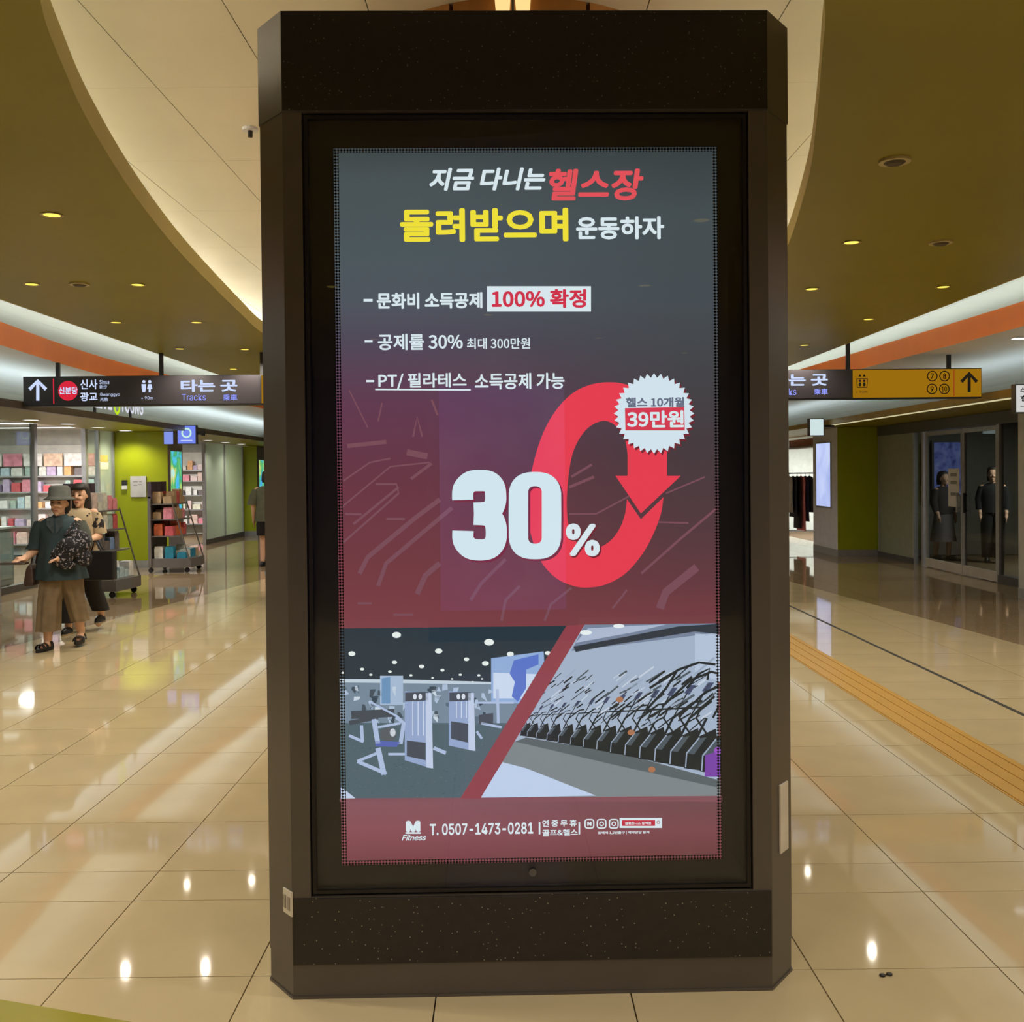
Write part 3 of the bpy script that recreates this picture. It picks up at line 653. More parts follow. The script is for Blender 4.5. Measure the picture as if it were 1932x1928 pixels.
# perforated dot edge around the print
dm = bpy.data.materials.new('dot_edge'); dm.use_nodes = True; nt = dm.node_tree; nt.nodes.remove(nt.nodes['Principled BSDF'])
tc = nt.nodes.new('ShaderNodeTexCoord'); mp = nt.nodes.new('ShaderNodeMapping'); mp.inputs['Rotation'].default_value = (0, PI / 4, 0); nt.links.new(tc.outputs['Object'], mp.inputs[0])
ck = nt.nodes.new('ShaderNodeTexChecker'); ck.inputs['Scale'].default_value = 150; nt.links.new(mp.outputs[0], ck.inputs[0])
df = nt.nodes.new('ShaderNodeBsdfDiffuse'); df.inputs[0].default_value = (.006, .006, .007, 1); tr = nt.nodes.new('ShaderNodeBsdfTransparent')
ms = nt.nodes.new('ShaderNodeMixShader'); nt.links.new(ck.outputs['Fac'], ms.inputs[0]); nt.links.new(tr.outputs[0], ms.inputs[1]); nt.links.new(df.outputs[0], ms.inputs[2]); nt.links.new(ms.outputs[0], nt.nodes['Material Output'].inputs[0])
w = .016; yy = layer(11)
de = MB()
for q in ([(X0, Z1 - w), (X1, Z1 - w), (X1, Z1), (X0, Z1)], [(X0, Z0), (X1, Z0), (X1, Z0 + w), (X0, Z0 + w)], [(X0, Z0 + w), (X0 + w, Z0 + w), (X0 + w, Z1 - w), (X0, Z1 - w)], [(X1 - w, Z0 + w), (X1, Z0 + w), (X1, Z1 - w), (X1 - w, Z1 - w)]): de.flat(q, yy)
de.build('dot_edge', dm, poster)
# ------------------------------------------------------------------ hanging signs
def sign_text(par, body, box, m, y, bold=.0, Y=11.8, name='lettering'):
    a = ony(box[0], box[3], Y) - par.location; b = ony(box[2], box[1], Y) - par.location
    return text(name, body, (a.x, a.z, b.x, b.z), m, par, y, bold)
def sp(par, x, y, Y=11.8):
    a = ony(x, y, Y) - par.location; return (a.x, a.z)
SW = glow((206, 220, 255), 1.0); SB = glow((150, 160, 250), 1.0); SR_ = glow((216, 40, 62), 1.0)
M_SIGNY = glow((168, 118, 18), .82); M_INK = mat('sign_ink', (40, 30, 14), .6)
def arrow(par, x0, x1, y0, y1, m, w):
    xm = (x0 + x1) / 2; k = w / (FPX / 11.8) * 1.0
    MB().ribbon([sp(par, xm, y1), sp(par, xm, y0 + 4)], 6 * k, -.096).build('arrow_shaft', m, par)
    MB().ribbon([sp(par, x0 + 3, y0 + 19), sp(par, xm, y0 + 3), sp(par, x1 - 3, y0 + 19)], 6.5 * k, -.0965).build('arrow_head', m, par)
def hanging_sign(label, xa, xb, sections, poles):
    t = thing('hanging_sign', label, 'sign', ((xa + xb) / 2, 11.8, 2.437))
    c = (xa + xb) / 2
    MB().box(xa - c, xb - c, -.09, .09, 0, .345).build('housing', M_DARK, t)
    for (a, b, m) in sections: MB().box(a - c + .006, b - c - .006, -.094, -.0901, .012, .335).build('sign_face', m, t)
    for (x, zt) in poles: MB().box(x - c - .02, x - c + .02, -.02, .02, .345, zt - 2.437).build('hanger_pole', M_DARK, t)
    return t
xL = lambda px: ony(px, 740, 11.8).x
ls = hanging_sign('long black hanging station sign with a white up arrow and red line circle', -5.605, -1.15, [(-5.605, xL(496), M_SIGNK), (xL(496), -1.15, M_SIGNY)], [(xL(110), 2.95), (xL(305), 3.6), (xL(495), 3.05)])
arrow(ls, 60, 97, 717, 757, SW, 1.0)
MB().box(*sorted((sp(ls, 107, 740)[0], sp(ls, 109, 740)[0])), -.0955, -.094, .03, .32).build('red_divider', SR_, ls)
MB().flat([sp(ls, 135 + 18.5 * math.cos(2 * PI * i / 28), 738.5 + 18.5 * math.sin(2 * PI * i / 28)) for i in range(28)], -.096).build('line_circle', SR_, ls)
sign_text(ls, '신분당', (118, 731, 153, 745), SW, -.0965, .01)
sign_text(ls, '신사', (158, 717, 190, 736), SW, -.096, .006); sign_text(ls, 'Sinsa', (194, 718, 212, 726), SW, -.096); sign_text(ls, '新沙', (194, 727, 208, 735), SW, -.096)
sign_text(ls, '광교', (158, 741, 190, 758), SW, -.096, .006); sign_text(ls, 'Gwanggyo', (195, 742, 232, 750), SW, -.096); sign_text(ls, '光敎', (195, 751, 210, 758), SW, -.096)
for k in range(2):
    x = 277 + 11 * k
    MB().flat([sp(ls, x + 3 * math.cos(2 * PI * i / 12), 721.5 + 3 * math.sin(2 * PI * i / 12)) for i in range(12)], -.096).build('pictogram_head', SW, ls)
    MB().flat([sp(ls, *q) for q in ([(x - 4.5, 726), (x + 4.5, 726), (x + 4, 734), (x + 2.5, 741), (x - 2.5, 741), (x - 4, 734)] if k == 0 else [(x - 3, 726), (x + 3, 726), (x + 5, 735), (x + 2, 735), (x + 2, 741), (x - 2, 741), (x - 2, 735), (x - 5, 735)])], -.096).build('pictogram_body', SW, ls)
sign_text(ls, '+ 90m', (272, 749, 294, 755), SW, -.096)
sign_text(ls, '타는 곳', (346, 717, 452, 741), SW, -.096, .012); sign_text(ls, 'Tracks', (348, 744, 393, 757), SB, -.096, .006); sign_text(ls, '乘車', (425, 745, 452, 757), SB, -.096, .006)
rs = hanging_sign('long hanging station sign with black tracks panel and yellow exit panel with arrow', 1.35, 5.525, [(1.35, xL(1603), M_SIGNK), (xL(1603), 5.525, M_SIGNY)], [(xL(1600), 3.6), (xL(1790), 2.95), (2.0, 3.05)])
sign_text(rs, '타는 곳', (1452, 706, 1557, 730), SW, -.096, .012); sign_text(rs, 'Tracks', (1453, 734, 1498, 747), SB, -.096, .006); sign_text(rs, '乘車', (1531, 734, 1557, 746), SB, -.096, .006)
MB().box(*sorted((sp(rs, 1792, 740)[0], sp(rs, 1794, 740)[0])), -.0955, -.094, .02, .33).build('red_divider', glow((170, 70, 30), .8), rs)
arrow(rs, 1804, 1839, 703, 741, M_INK, 1.0)
for n, (x, y) in zip('7 8 9 10'.split(), ((1752.5, 711), (1775.5, 711), (1752, 735), (1775, 735))):
    MB().ribbon([sp(rs, x + 9 * math.cos(2 * PI * i / 24), y + 9 * math.sin(2 * PI * i / 24)) for i in range(24)], 2 / (FPX / 11.8), -.096, True).build('exit_ring', M_INK, rs)
    sign_text(rs, n, (x - (5 if n == '10' else 3), y - 5, x + (5 if n == '10' else 3), y + 5), M_INK, -.096, .02)
for q in ([(1611, 716), (1631, 716), (1630, 732), (1612, 732)],):
    MB().ribbon([sp(rs, *p) for p in q], 2 / (FPX / 11.8), -.096, True).build('elevator_frame', M_INK, rs)
for x in (1617, 1625):
    MB().flat([sp(rs, x + 2.4 * math.cos(2 * PI * i / 10), 720 + 2.4 * math.sin(2 * PI * i / 10)) for i in range(10)], -.096).build('pictogram_head', M_INK, rs)
    MB().flat([sp(rs, *q) for q in [(x - 2.5, 723), (x + 2.5, 723), (x + 2, 730), (x - 2, 730)]], -.0962).build('pictogram_body', M_INK, rs)
    MB().flat([sp(rs, *q) for q in [(x - 3, 712), (x, 707), (x + 3, 712)]], -.0962).build('pictogram_arrow', M_INK, rs)
sign_text(rs, '+ 90m', (1609, 738, 1631, 743), M_INK, -.096)

# ------------------------------------------------------------------ piers
def screen_mat(name, cols, sc, k=1.0):
    m = bpy.data.materials.new(name); m.use_nodes = True; nt = m.node_tree; nt.nodes.remove(nt.nodes['Principled BSDF'])
    tc = nt.nodes.new('ShaderNodeTexCoord'); nz = nt.nodes.new('ShaderNodeTexNoise'); nz.inputs['Scale'].default_value = sc; nt.links.new(tc.outputs['Object'], nz.inputs[0])
    r = nt.nodes.new('ShaderNodeValToRGB'); e = r.color_ramp.elements
    while len(e) < len(cols): e.new(.5)
    for i, c in enumerate(cols): e[i].position = .3 + .4 * i / (len(cols) - 1); e[i].color = lin(c) + (1,)
    nt.links.new(nz.outputs['Fac'], r.inputs[0]); em_ = nt.nodes.new('ShaderNodeEmission'); em_.inputs[1].default_value = k
    nt.links.new(r.outputs[0], em_.inputs[0]); nt.links.new(em_.outputs[0], nt.nodes['Material Output'].inputs[0]); return m
M_ART = screen_mat('flower_screen', [(60, 150, 240), (90, 200, 235), (70, 170, 110), (120, 200, 120), (215, 215, 120), (190, 235, 225)], 3.2)
M_PALE = screen_mat('pale_screen', [(168, 182, 236), (196, 208, 248), (206, 216, 250)], 1.5)
def pier(label, s, xi, xo, y0, y1, scr, mscr, green=True, casing=mat('pier_casing', (150, 148, 154), .35, .25)):
    t = thing('pier', label, 'pier', (0, y0, 0)); D = y1 - y0
    a, b = sorted((s * xi, s * xo))
    MB().box(a, b, .012, D, 0, 2.415).build('casing', casing, t)
    if green:
        MB().box(a + (.0 if s > 0 else .0), b, 0, .012, .13, 2.415).build('green_panel', M_GREEN, t)
        MB().box(a, b, -.004, .012, 0, .13).build('skirting', M_STEEL, t)
    e = .006
    xs = sorted((s * xi - s * e, s * xi))
    MB().box(xs[0], xs[1], 0, D, 0, .13).build('side_skirting', M_STEEL, t)
    if scr:
        (sy0, sy1, z0, z1) = scr; xs = sorted((s * xi - s * .02, s * xi)); sy0 -= y0; sy1 -= y0
        p = MB().box(xs[0], xs[1], sy0 - .03, sy0, z0 - .03, z1 + .03).box(xs[0], xs[1], sy1, sy1 + .03, z0 - .03, z1 + .03).box(xs[0], xs[1], sy0, sy1, z1, z1 + .03).box(xs[0], xs[1], sy0, sy1, z0 - .03, z0).build('screen_frame', M_STEEL, t)
        xs = sorted((s * xi - s * .012, s * xi))
        MB().box(xs[0], xs[1], sy0, sy1, z0, z1).build('lit_screen', mscr, t)
    return t
lp1 = pier('lime green fronted pier with a notice and a bright flower screen on its side', -1, 6.03, 7.02, 17.9, 18.72, (18.0, 18.62, .85, 2.07), M_ART)
pier('far lime green fronted pier partly hidden behind the walking man and kiosk', -1, 6.76, 7.6, 27.2, 28.1, (27.35, 27.95, .85, 2.05), M_ART)
pier('grey metal pier at the left edge of the picture before the cosmetics shop', -1, 6.03, 7.02, 10.4, 11.97, None, None, False, mat('grey_metal_pier', (140, 138, 142), .4, .3))
pier('olive green fronted pier with a tall pale blue light panel on its side', 1, 6.15, 6.93, 18.75, 20.25, (19.12, 20.0, .92, 2.14), M_PALE, True, mat('lightened_pier_casing', (206, 204, 212), .35, .15))  # casing colour lightened to stand in for missing light on this side
pier('pale grey metal pier at the right edge of the picture', 1, 6.33, 7.02, 11.0, 12.46, None, None, False, mat('pale_metal_pier', (186, 184, 182), .4, .2))
# things fixed on the left pier
q = ony(261, 918, 17.88)
n = thing('notice_sheet', 'white notice sheet fixed on the nearer lime green pier', 'notice', (q.x, 17.885, q.z))
MB().box(-.14, .14, -.01, .015, -.185, .185).build('board', mat('notice_white', (196, 194, 196), .5), n)
for k, (x, z, w) in enumerate([(-.05, .08, .09), (.04, .08, .05), (-.05, .02, .07), (.03, .03, .06)]): MB().box(x - w / 2, x + w / 2, -.0108, -.01, z, z + .012).build('print_line', mat('notice_ink', (120, 118, 120), .6), n)
q = ony(235, 915, 17.88)
n = thing('card_reader', 'small black and white door card reader on the lime green pier', 'card reader', (q.x, 17.9, q.z))
MB().box(-.045, .045, -.04, 0, -.075, -.01).build('white_base', M_WHITE, n); MB().box(-.045, .045, -.04, 0, -.01, .085).build('black_head', M_DARK, n)
q = ony(352, 820, 17.6)
n = thing('box_sign', 'square blue lit box sign with a ring logo hanging at the canopy edge', 'sign', (q.x, 17.6, q.z))
MB().box(-.17, .17, 0, .1, -.165, .165).build('housing', M_STEELD, n)
MB().box(-.155, .155, -.004, 0, -.155, .155).build('lit_face', glow((118, 136, 236)), n)
MB().ribbon([(.075 * math.cos(2 * PI * i / 24), .03 + .075 * math.sin(2 * PI * i / 24)) for i in range(24)], .03, -.006, True).build('ring_logo', glow((196, 236, 226)), n)
MB().box(-.1, .1, -.006, -.004, -.11, -.095).build('logo_line', glow((210, 220, 255)), n)
MB().box(.17, .3, .03, .07, .0, .05).build('bracket', M_DARK, n); MB().box(.25, .3, .02, .08, -.02, .09).build('camera_arm', M_DARK, n)
q = ony(317, 826, 17.85)
n = thing('box_sign', 'small pale blue lit box on top corner of the nearer lime green pier', 'sign', (q.x, 17.88, q.z))
MB().box(-.085, .085, 0, .06, -.115, .115).build('housing', M_STEELD, n); MB().box(-.08, .08, -.004, 0, -.11, .11).build('lit_face', glow((132, 150, 232)), n)
q = ony(1541, 806, 17.6)
n = thing('box_sign', 'square white lit box sign beside the pale blue light panel', 'sign', (q.x, 17.6, q.z))
MB().box(-.135, .135, 0, .1, -.155, .155).build('housing', M_STEELD, n); MB().box(-.115, .115, -.004, 0, -.14, .14).build('lit_face', glow((206, 226, 226)), n); MB().box(.13, .32, .03, .07, .0, .04).build('bracket', M_DARK, n)
q = ony(1928, 752, 10.7)
n = thing('box_sign', 'white lit sign with dark lettering on the pale right edge pier', 'sign', (q.x, 10.7, q.z))
MB().box(-.075, .25, 0, .08, -.155, .155).build('housing', M_STEELD, n); MB().box(-.06, .23, -.004, 0, -.142, .142).build('lit_face', glow((206, 206, 204)), n)
for k, (c, z) in enumerate(zip(('스타', '한', '十'), (.06, -.03, -.115))): text('lettering', c, (-.02, z, .1, z + .065), mat('sign_grey_ink', (90, 84, 96), .6), n, -.006, .01)

# shop name letters standing on the left canopy
ol = thing('shop_lettering', 'white shop letters with one green ring standing on the left canopy', 'sign', (-5.62, 13.55, 2.56), PI / 2)
ML = glow((226, 226, 240), .95)
text('lettering', 'OLIVE', (0, 0, .82, .23), ML, ol, 0, .02); text('lettering', 'YOUNG', (1.13, 0, 2.05, .23), ML, ol, 0, .02)
MB().ribbon([(.975 + .1 * math.cos(2 * PI * i / 24), .1 + .13 * math.sin(2 * PI * i / 24)) for i in range(24)], .05, -.01, True).build('green_ring', glow((190, 226, 40)), ol)
for x in (.25, 1.55): MB().box(x - .015, x + .015, 0, .03, -.06, .1).build('support', M_DARK, ol)

# ------------------------------------------------------------------ canopy lights
cd = thing('canopy_light', 'round white downlight under the left olive shop canopy', 'downlight', group='white canopy downlights')
MB().loft([[(r * math.cos(2 * PI * i / 20), r * math.sin(2 * PI * i / 20), z) for i in range(20)] for r, z in ((.115, 0), (.12, -.006), (.10, -.006), (.10, 0))], cap=False).build('trim_ring', M_WHITE, cd)
MB().cyl(0, 0, -.003, -.001, .1, seg=20).build('diffuser', glow((255, 255, 250), 2.2), cd)
l = bpy.data.lights.new('canopy_bulb', 'SPOT'); l.energy = 70; l.color = (1, .95, .86); l.spot_size = 2.5; l.spot_blend = .8; l.shadow_soft_size = .08
link('bulb', l, cd).location = (0, 0, -.02)
first = True
for X, Y in [(-6.62, 12.9), (-6.62, 14.05), (-6.62, 15.2), (-6.62, 16.35), (-6.62, 17.5), (-6.68, 21.3), (-6.68, 22.5), (-6.68, 23.9), (-6.68, 25.3)]:
    o = cd if first else copy_tree(cd); first = False; o.location = (X, Y, 2.42)
area_light('vault_batten', (-6.2, 13, 2.56), .1, 30, 95, COOL, (0, PI, 0)); area_light('vault_batten', (6.2, 13, 2.56), .1, 30, 55, COOL, (0, PI, 0))
q = onz(1940, 636, 2.945)
n = thing('linear_light', 'white linear lamp in the white ceiling at the right edge', 'lamp', (q.x, q.y, 2.95))
MB().box(-.16, .55, -.05, .05, -.018, 0).build('housing', M_WHITE, n); MB().box(-.15, .54, -.042, .042, -.022, -.018).build('diffuser', glow((255, 255, 255), 2.5), n)

# ------------------------------------------------------------------ shopfronts
def front(label, s, X, parts, posts, header=2.415, base=.1, name='shopfront'):
    t = thing(name, label, 'shopfront', (X, 0, 0))
    for (y0, y1, m, z0) in parts:
        MB().box(-.008, .008, y0, y1, z0, header).build('pane', m, t)
        if z0 > 0: MB().box(-.04, .04, y0, y1, 0, z0).build('threshold', M_STEELD, t)
    for (y, w) in posts: MB().box(-.035, .035, y - w / 2, y + w / 2, 0, header).build('mullion', M_STEEL, t)
    return t
yl = lambda px, X: X * FPX / (px - 958.0)
front('glazed front of the brightly lit cosmetics shop behind the two women', -1, -7.0, [(11.98, yl(66, -7), M_GLASS, .1), (yl(162, -7), yl(186, -7), M_GLASS, .1), (yl(186, -7), 17.88, M_FROST, .1)],
      [(12.0, .06), (yl(66, -7), .09), (yl(162, -7), .1), (yl(186, -7), .06), (17.86, .06)])
front('pale frosted glass front of the second shop on the left', -1, -7.15, [(yl(386, -7.15), 25.4, M_FROST, .12), (25.4, 27.18, M_FROST, .12)], [(yl(386, -7.15), .08), (25.4, .05), (27.15, .06)])
rf = front('dark glass shopfront with double doors on the right', 1, 6.93, [(12.5, yl(1889, 6.93), M_GLASSD, .12)], [(12.5, .06), (yl(1889, 6.93), .07), (yl(1745, 6.93), .07), (yl(1728, 6.93), .05), (18.7, .06)], 2.24, .12)
MB().box(-.04, .04, 12.46, 18.74, 2.24, 2.415).build('header', M_STEELD, rf)
MB().box(-.02, .02, yl(1728, 6.93), 18.72, .1, 2.24).build('grey_panel', mat('grey_panel', (132, 134, 118), .45), rf)
MB().box(-.05, .05, yl(1728, 6.93), 18.72, 0, .1).build('threshold', M_STEELD, rf)
MB().box(-.008, .008, yl(1745, 6.93), yl(1728, 6.93), .0, 2.24).build('pane', M_GLASSD, rf)
ya, yb_, yc = yl(1886, 6.93), yl(1820, 6.93), yl(1750, 6.93)
for (y0, y1) in ((ya, yb_ - .01), (yb_ + .01, yc)):
    d = thing('glass_door', ('nearer' if y0 == ya else 'farther') + ' leaf of the dark glass double door on the right', 'door', (6.93, y0, 0)); w = y1 - y0
    MB().box(-.006, .006, .03, w - .03, .15, 2.2).build('pane', M_GLASSD, d)
    MB().box(-.025, .025, 0, w, .015, .15).build('bottom_rail', mat('pale_rail', (196, 188, 180), .35, .3), d)
    MB().box(-.02, .02, 0, w, 2.16, 2.225).build('top_rail', M_STEEL, d)
    for y in (.0, w - .05): MB().box(-.02, .02, y, y + .05, .15, 2.16).build('stile', M_STEEL, d)
    y = w - .12 if y0 == ya else .1
    MB().box(-.06, -.03, y, y + .03, .95, 1.25).box(-.04, -.006, y, y + .03, .97, 1.0).box(-.04, -.006, y, y + .03, 1.2, 1.23).build('handle', M_DARK if y0 == ya else M_STEEL, d)
    if y0 != ya:
        MB().box(-.012, -.0065, .12, .5, 1.03, 1.62).build('door_notice', mat('notice_white', (196, 194, 196), .5), d)
        for z in (1.5, 1.38, 1.2): MB().box(-.0135, -.012, .2, .42, z, z + .05).build('print_line', mat('notice_ink', (120, 118, 120), .6), d)

# ------------------------------------------------------------------ shop interiors
struct('wall_shop_cosmetics', MB().box(-11.6, -11.5, 10.5, 21.5, 0, 2.7).box(-11.5, -7.2, 21.4, 21.5, 0, 2.7).box(-11.5, -7.2, 10.4, 10.5, 0, 2.7), M_SHOPW, 'white inner walls of the cosmetics shop')
struct('ceiling_shop_cosmetics', MB().box(-11.6, -7.02, 10.4, 21.5, 2.62, 2.7), M_SHOPW, 'white ceiling of the cosmetics shop')
struct('wall_shop_second', MB().box(-11.6, -11.5, 21.5, 29, 0, 2.7).box(-11.5, -7.2, 28.9, 29, 0, 2.7), M_SHOPW, 'white inner walls of the second left shop')
struct('ceiling_shop_second', MB().box(-11.6, -7.2, 21.5, 29, 2.62, 2.7), M_SHOPW, 'white ceiling of the second left shop')
for X, Y in ((-8.6, 19), (-8.6, 15.5), (-10, 17)):
    area_light('shop_lamp', (X, Y, 2.56), 1.2, .3, 130, (1, .97, .92))
area_light('shop_lamp', (-9, 25.5, 2.56), 1.2, .4, 170, (1, .97, .92))
for k, (X, Y, w) in enumerate([(-9.3, 19.6, 2.6), (-9.6, 18.0, 2.6), (-9.2, 16.4, 2.4)]):
    n = thing('linear_light', ['bright strip lamp nearest the back shelves of the cosmetics shop', 'bright middle strip lamp in the cosmetics shop ceiling', 'bright strip lamp nearest the glass of the cosmetics shop'][k], 'lamp', (X, Y, 2.62))
    MB().box(-w / 2, w / 2, -.09, .09, -.03, 0).build('housing', M_WHITE, n); MB().box(-w / 2 + .02, w / 2 - .02, -.08, .08, -.036, -.03).build('diffuser', glow((255, 255, 255), 3.0), n)
PAST = [(240, 214, 214), (236, 150, 168), (226, 226, 220), (244, 236, 214), (212, 96, 104), (176, 198, 190), (230, 200, 190), (200, 180, 214), (120, 110, 112), (236, 176, 120), (190, 214, 226), (250, 248, 244), (186, 158, 124), (40, 130, 160), (214, 110, 70), (130, 160, 210)]
prod_me = {}
def product(label, group, loc, w, d, h, ci, cat='product'):
    key = (ci, round(w, 2), round(h, 2), round(d, 2))
    if key not in prod_me:
        prod_me[key] = MB().box(-w / 2, w / 2, -d / 2, d / 2, 0, h * .86).box(-w * .46, w * .46, -d * .46, d * .46, h * .86, h).mesh('product_box', mat('pack_%d' % ci, PAST[ci % len(PAST)], .4, 0, .2, 14))
    o = link('product_box', prod_me[key]); o.location = loc; return tag(o, label, cat, group)
NM = ['cream pink', 'rose pink', 'off white', 'ivory', 'red', 'sage', 'peach', 'lilac', 'dark grey', 'orange', 'pale blue', 'white', 'tan', 'teal', 'burnt orange', 'blue']
def wall_shelf(label, x0, x1, Y, zs, name, seed, lit, sign):
    t = thing('wall_shelf', label, 'shelf', ((x0 + x1) / 2, Y, 0)); w = (x1 - x0) / 2
    MB().box(-w, w, .30, .34, 0, 2.3).build('back_panel', M_SHOPW, t)
    for s in (-1, 1): MB().box(s * w - .015, s * w + .015, 0, .34, 0, 2.2).build('upright', M_STEEL, t)
    for z in zs: MB().box(-w, w, 0, .3, z - .03, z).build('shelf_board', M_STEEL, t)
    if sign:
        for k in range(int(w * 2 / .42)):
            x = -w + .22 + .42 * k
            MB().box(x - .19, x + .19, .02, .05, 1.86, 2.12).build('header_card', mat('card_%d' % (k % 4), [(244, 236, 232), (238, 150, 170), (250, 246, 240), (240, 200, 176)][k % 4], .5, 0, .3, 9), t)
    rnd = random.Random(seed)
    for si, z in enumerate(zs):
        x = x0 + .12
        while x < x1 - .12:
            wd = rnd.choice((.1, .14, .18, .22)); hh = rnd.uniform(.12, .26); ci = rnd.randrange(12)
            product('%s package on the %s shelf of the %s' % (NM[ci], ('lowest', 'second', 'third', 'fourth', 'top')[si], name), 'packages on the ' + name, (x + wd / 2, Y + .13, z), wd, .14, round(hh, 2), ci)
            x += wd + rnd.choice((.02, .04, .07))
wall_shelf('lit back wall shelving of the cosmetics shop with pink header cards', -10.9, -8.2, 20.9, (.25, .62, .99, 1.33, 1.66), 'cosmetics shop back shelving', 5, True, True)
wall_shelf('back shelving seen inside the second shop on the left', -9.9, -8.3, 28.2, (.3, .7, 1.1, 1.5, 1.8), 'second left shop shelving', 9, True, False)
n = thing('checkout_counter', 'low grey display counter behind the glass of the cosmetics shop', 'counter', (-7.9, 14.6, 0))
MB().box(-.35, .35, -.8, .8, 0, .85).build('body', mat('counter_grey', (128, 136, 138), .4), n, bevel=.01); MB().box(-.38, .38, -.83, .83, .85, .88).build('worktop', mat('counter_top', (196, 198, 196), .3), n)
for k in range(3): MB().box(.35, .36, -.75 + .5 * k, -.28 + .5 * k, .1, .8).build('front_panel', mat('counter_panel', (150, 160, 160), .4), n)
q = onx(193, 870, -7.0)
n = thing('door_sticker', 'yellow and cream sticker on the frosted pane beside the cosmetics shop entrance', 'sticker', (-6.985, yl(195, -7), 1.88))
MB().box(-.002, .002, -.2, .2, .0, .12).build('upper_label', mat('sticker_yellow', (196, 168, 90), .5), n); MB().box(-.002, .002, -.2, .22, -.13, -.01).build('lower_label', mat('sticker_cream', (226, 222, 190), .5), n)

# ------------------------------------------------------------------ promotion stands
def stand(label, loc, rz, seed, name, pal):
    t = thing('display_stand', label, 'display stand', loc, rz); g = mat('stand_grey', (112, 108, 106), .4, .3)
    W2 = .38
    MB().box(-.02, .02, -W2, W2, .1, 1.28).build('back_panel', M_STEELD, t)
    MB().box(-.03, .03, -W2, W2, 1.22, 1.53).build('header_board', mat('header_poster_%d' % seed, (78, 66, 80), .4, 0, .6, 6), t)
    for s in (-1, 1):
        MB().box(-.025, .025, s * W2 - .02, s * W2 + .02, .1, 1.25).build('post', g, t)
        MB().bar((.38, s * W2, 1.18), (.66, s * W2, .22), .012).build('side_rail', g, t)
    MB().prism([(-.03, -W2), (.68, -W2), (.72, 0), (.68, W2), (-.03, W2)], .09, .24).build('base_tray', g, t)
    for z, d in ((.62, .52), (.90, .45), (1.16, .40)): MB().box(0, d, -W2, W2, z - .02, z).build('shelf_board', g, t)
    for x, y in ((0, -W2 + .04), (0, W2 - .04), (.6, -W2 + .06), (.6, W2 - .06)):
        MB().bar((x - .0, y - .012, .042), (x, y + .012, .042), .042, seg=12).box(x - .015, x + .015, y - .02, y + .02, .06, .1).build('caster', M_DARK, t)
    rnd = random.Random(seed); M = Matrix.Translation(loc) @ Matrix.Rotation(rz, 4, 'Z')
    for si, (z, d) in enumerate(((.24, .64), (.62, .5), (.90, .43), (1.16, .38))):
        y = -W2 + .06
        while y < W2 - .08:
            for x in ((.12, .30, .50) if d > .45 else (.10, .28)):
                if x + .08 > d: continue
                w = .13; hh = rnd.choice((.12, .16, .2, .24)) if z > .3 else rnd.choice((.1, .14, .2)); p = M @ Vector((x, y + w / 2, z))
                c = rnd.choice(pal[si])
                o = product('%s pack on the %s shelf of the %s' % (NM[c], ('base', 'lowest', 'middle', 'top')[si], name), 'packs on the ' + name, p, .14, w, hh, c); o.rotation_euler[2] = rz
            y += w + .012
q = onz(165, 1112); stand('grey promotion stand on casters beside the woman with a black bag', (-5.86, 13.8, 0), -.08, 21, 'stand behind the two women', ((15, 11, 10), (8, 5, 15), (5, 4, 2), (2, 0, 1)))
stand('grey promotion stand on casters in front of the lime green pier', (-6.0, 17.25, 0), .0, 34, 'stand before the lime green pier', ((13, 13, 2, 12), (14, 4, 14), (1, 12, 12), (12, 12, 4)))

# ------------------------------------------------------------------ clothes shop and dark shop on the right
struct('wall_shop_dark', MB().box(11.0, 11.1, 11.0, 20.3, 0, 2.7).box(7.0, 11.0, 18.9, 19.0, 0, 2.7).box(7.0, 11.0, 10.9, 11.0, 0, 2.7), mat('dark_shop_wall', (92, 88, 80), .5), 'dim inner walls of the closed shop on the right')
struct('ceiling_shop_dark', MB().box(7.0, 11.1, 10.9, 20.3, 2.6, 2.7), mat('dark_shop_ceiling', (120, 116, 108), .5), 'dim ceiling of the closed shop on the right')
struct('wall_shop_clothes', MB().box(11.0, 11.1, 20.3, 29, 0, 2.7).box(6.6, 11.0, 27.0, 27.1, 0, 2.7).box(7.0, 11.0, 20.25, 20.35, 0, 2.7), mat('pale_shop_wall', (206, 216, 210), .5), 'pale inner walls of the clothes shop')
struct('ceiling_shop_clothes', MB().box(6.95, 11.1, 20.3, 29, 2.62, 2.7), M_SHOPW, 'ceiling of the clothes shop')
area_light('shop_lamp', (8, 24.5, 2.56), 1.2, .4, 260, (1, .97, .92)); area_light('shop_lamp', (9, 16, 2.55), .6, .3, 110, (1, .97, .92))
n = thing('shop_screen', 'tall bluish lit screen inside the dark shop on the right', 'screen', (8.15, 18.6, 1.1))
MB().box(-.3, .3, 0, .06, 0, 1.05).build('housing', M_DARK, n); MB().box(-.26, .26, -.004, 0, .04, 1.01).build('lit_face', screen_mat('blue_screen', [(70, 76, 150), (120, 130, 210), (150, 160, 225)], 7, .55), n)
n = thing('shop_awning', 'rusty brown awning board over the clothes shop entrance', 'awning', (7.15, 23.0, 2.15))
MB().box(-.1, .1, -2.2, 2.2, 0, .22).build('board', mat('awning_brown', (136, 84, 66), .5), n); MB().box(-.13, -.1, -2.2, 2.2, .0, .04).build('edge', M_STEEL, n)
rk = thing('clothes_rack', 'black clothes rack standing at the clothes shop entrance beside the pier', 'clothes rack', (6.35, 22.2, 0), .05)
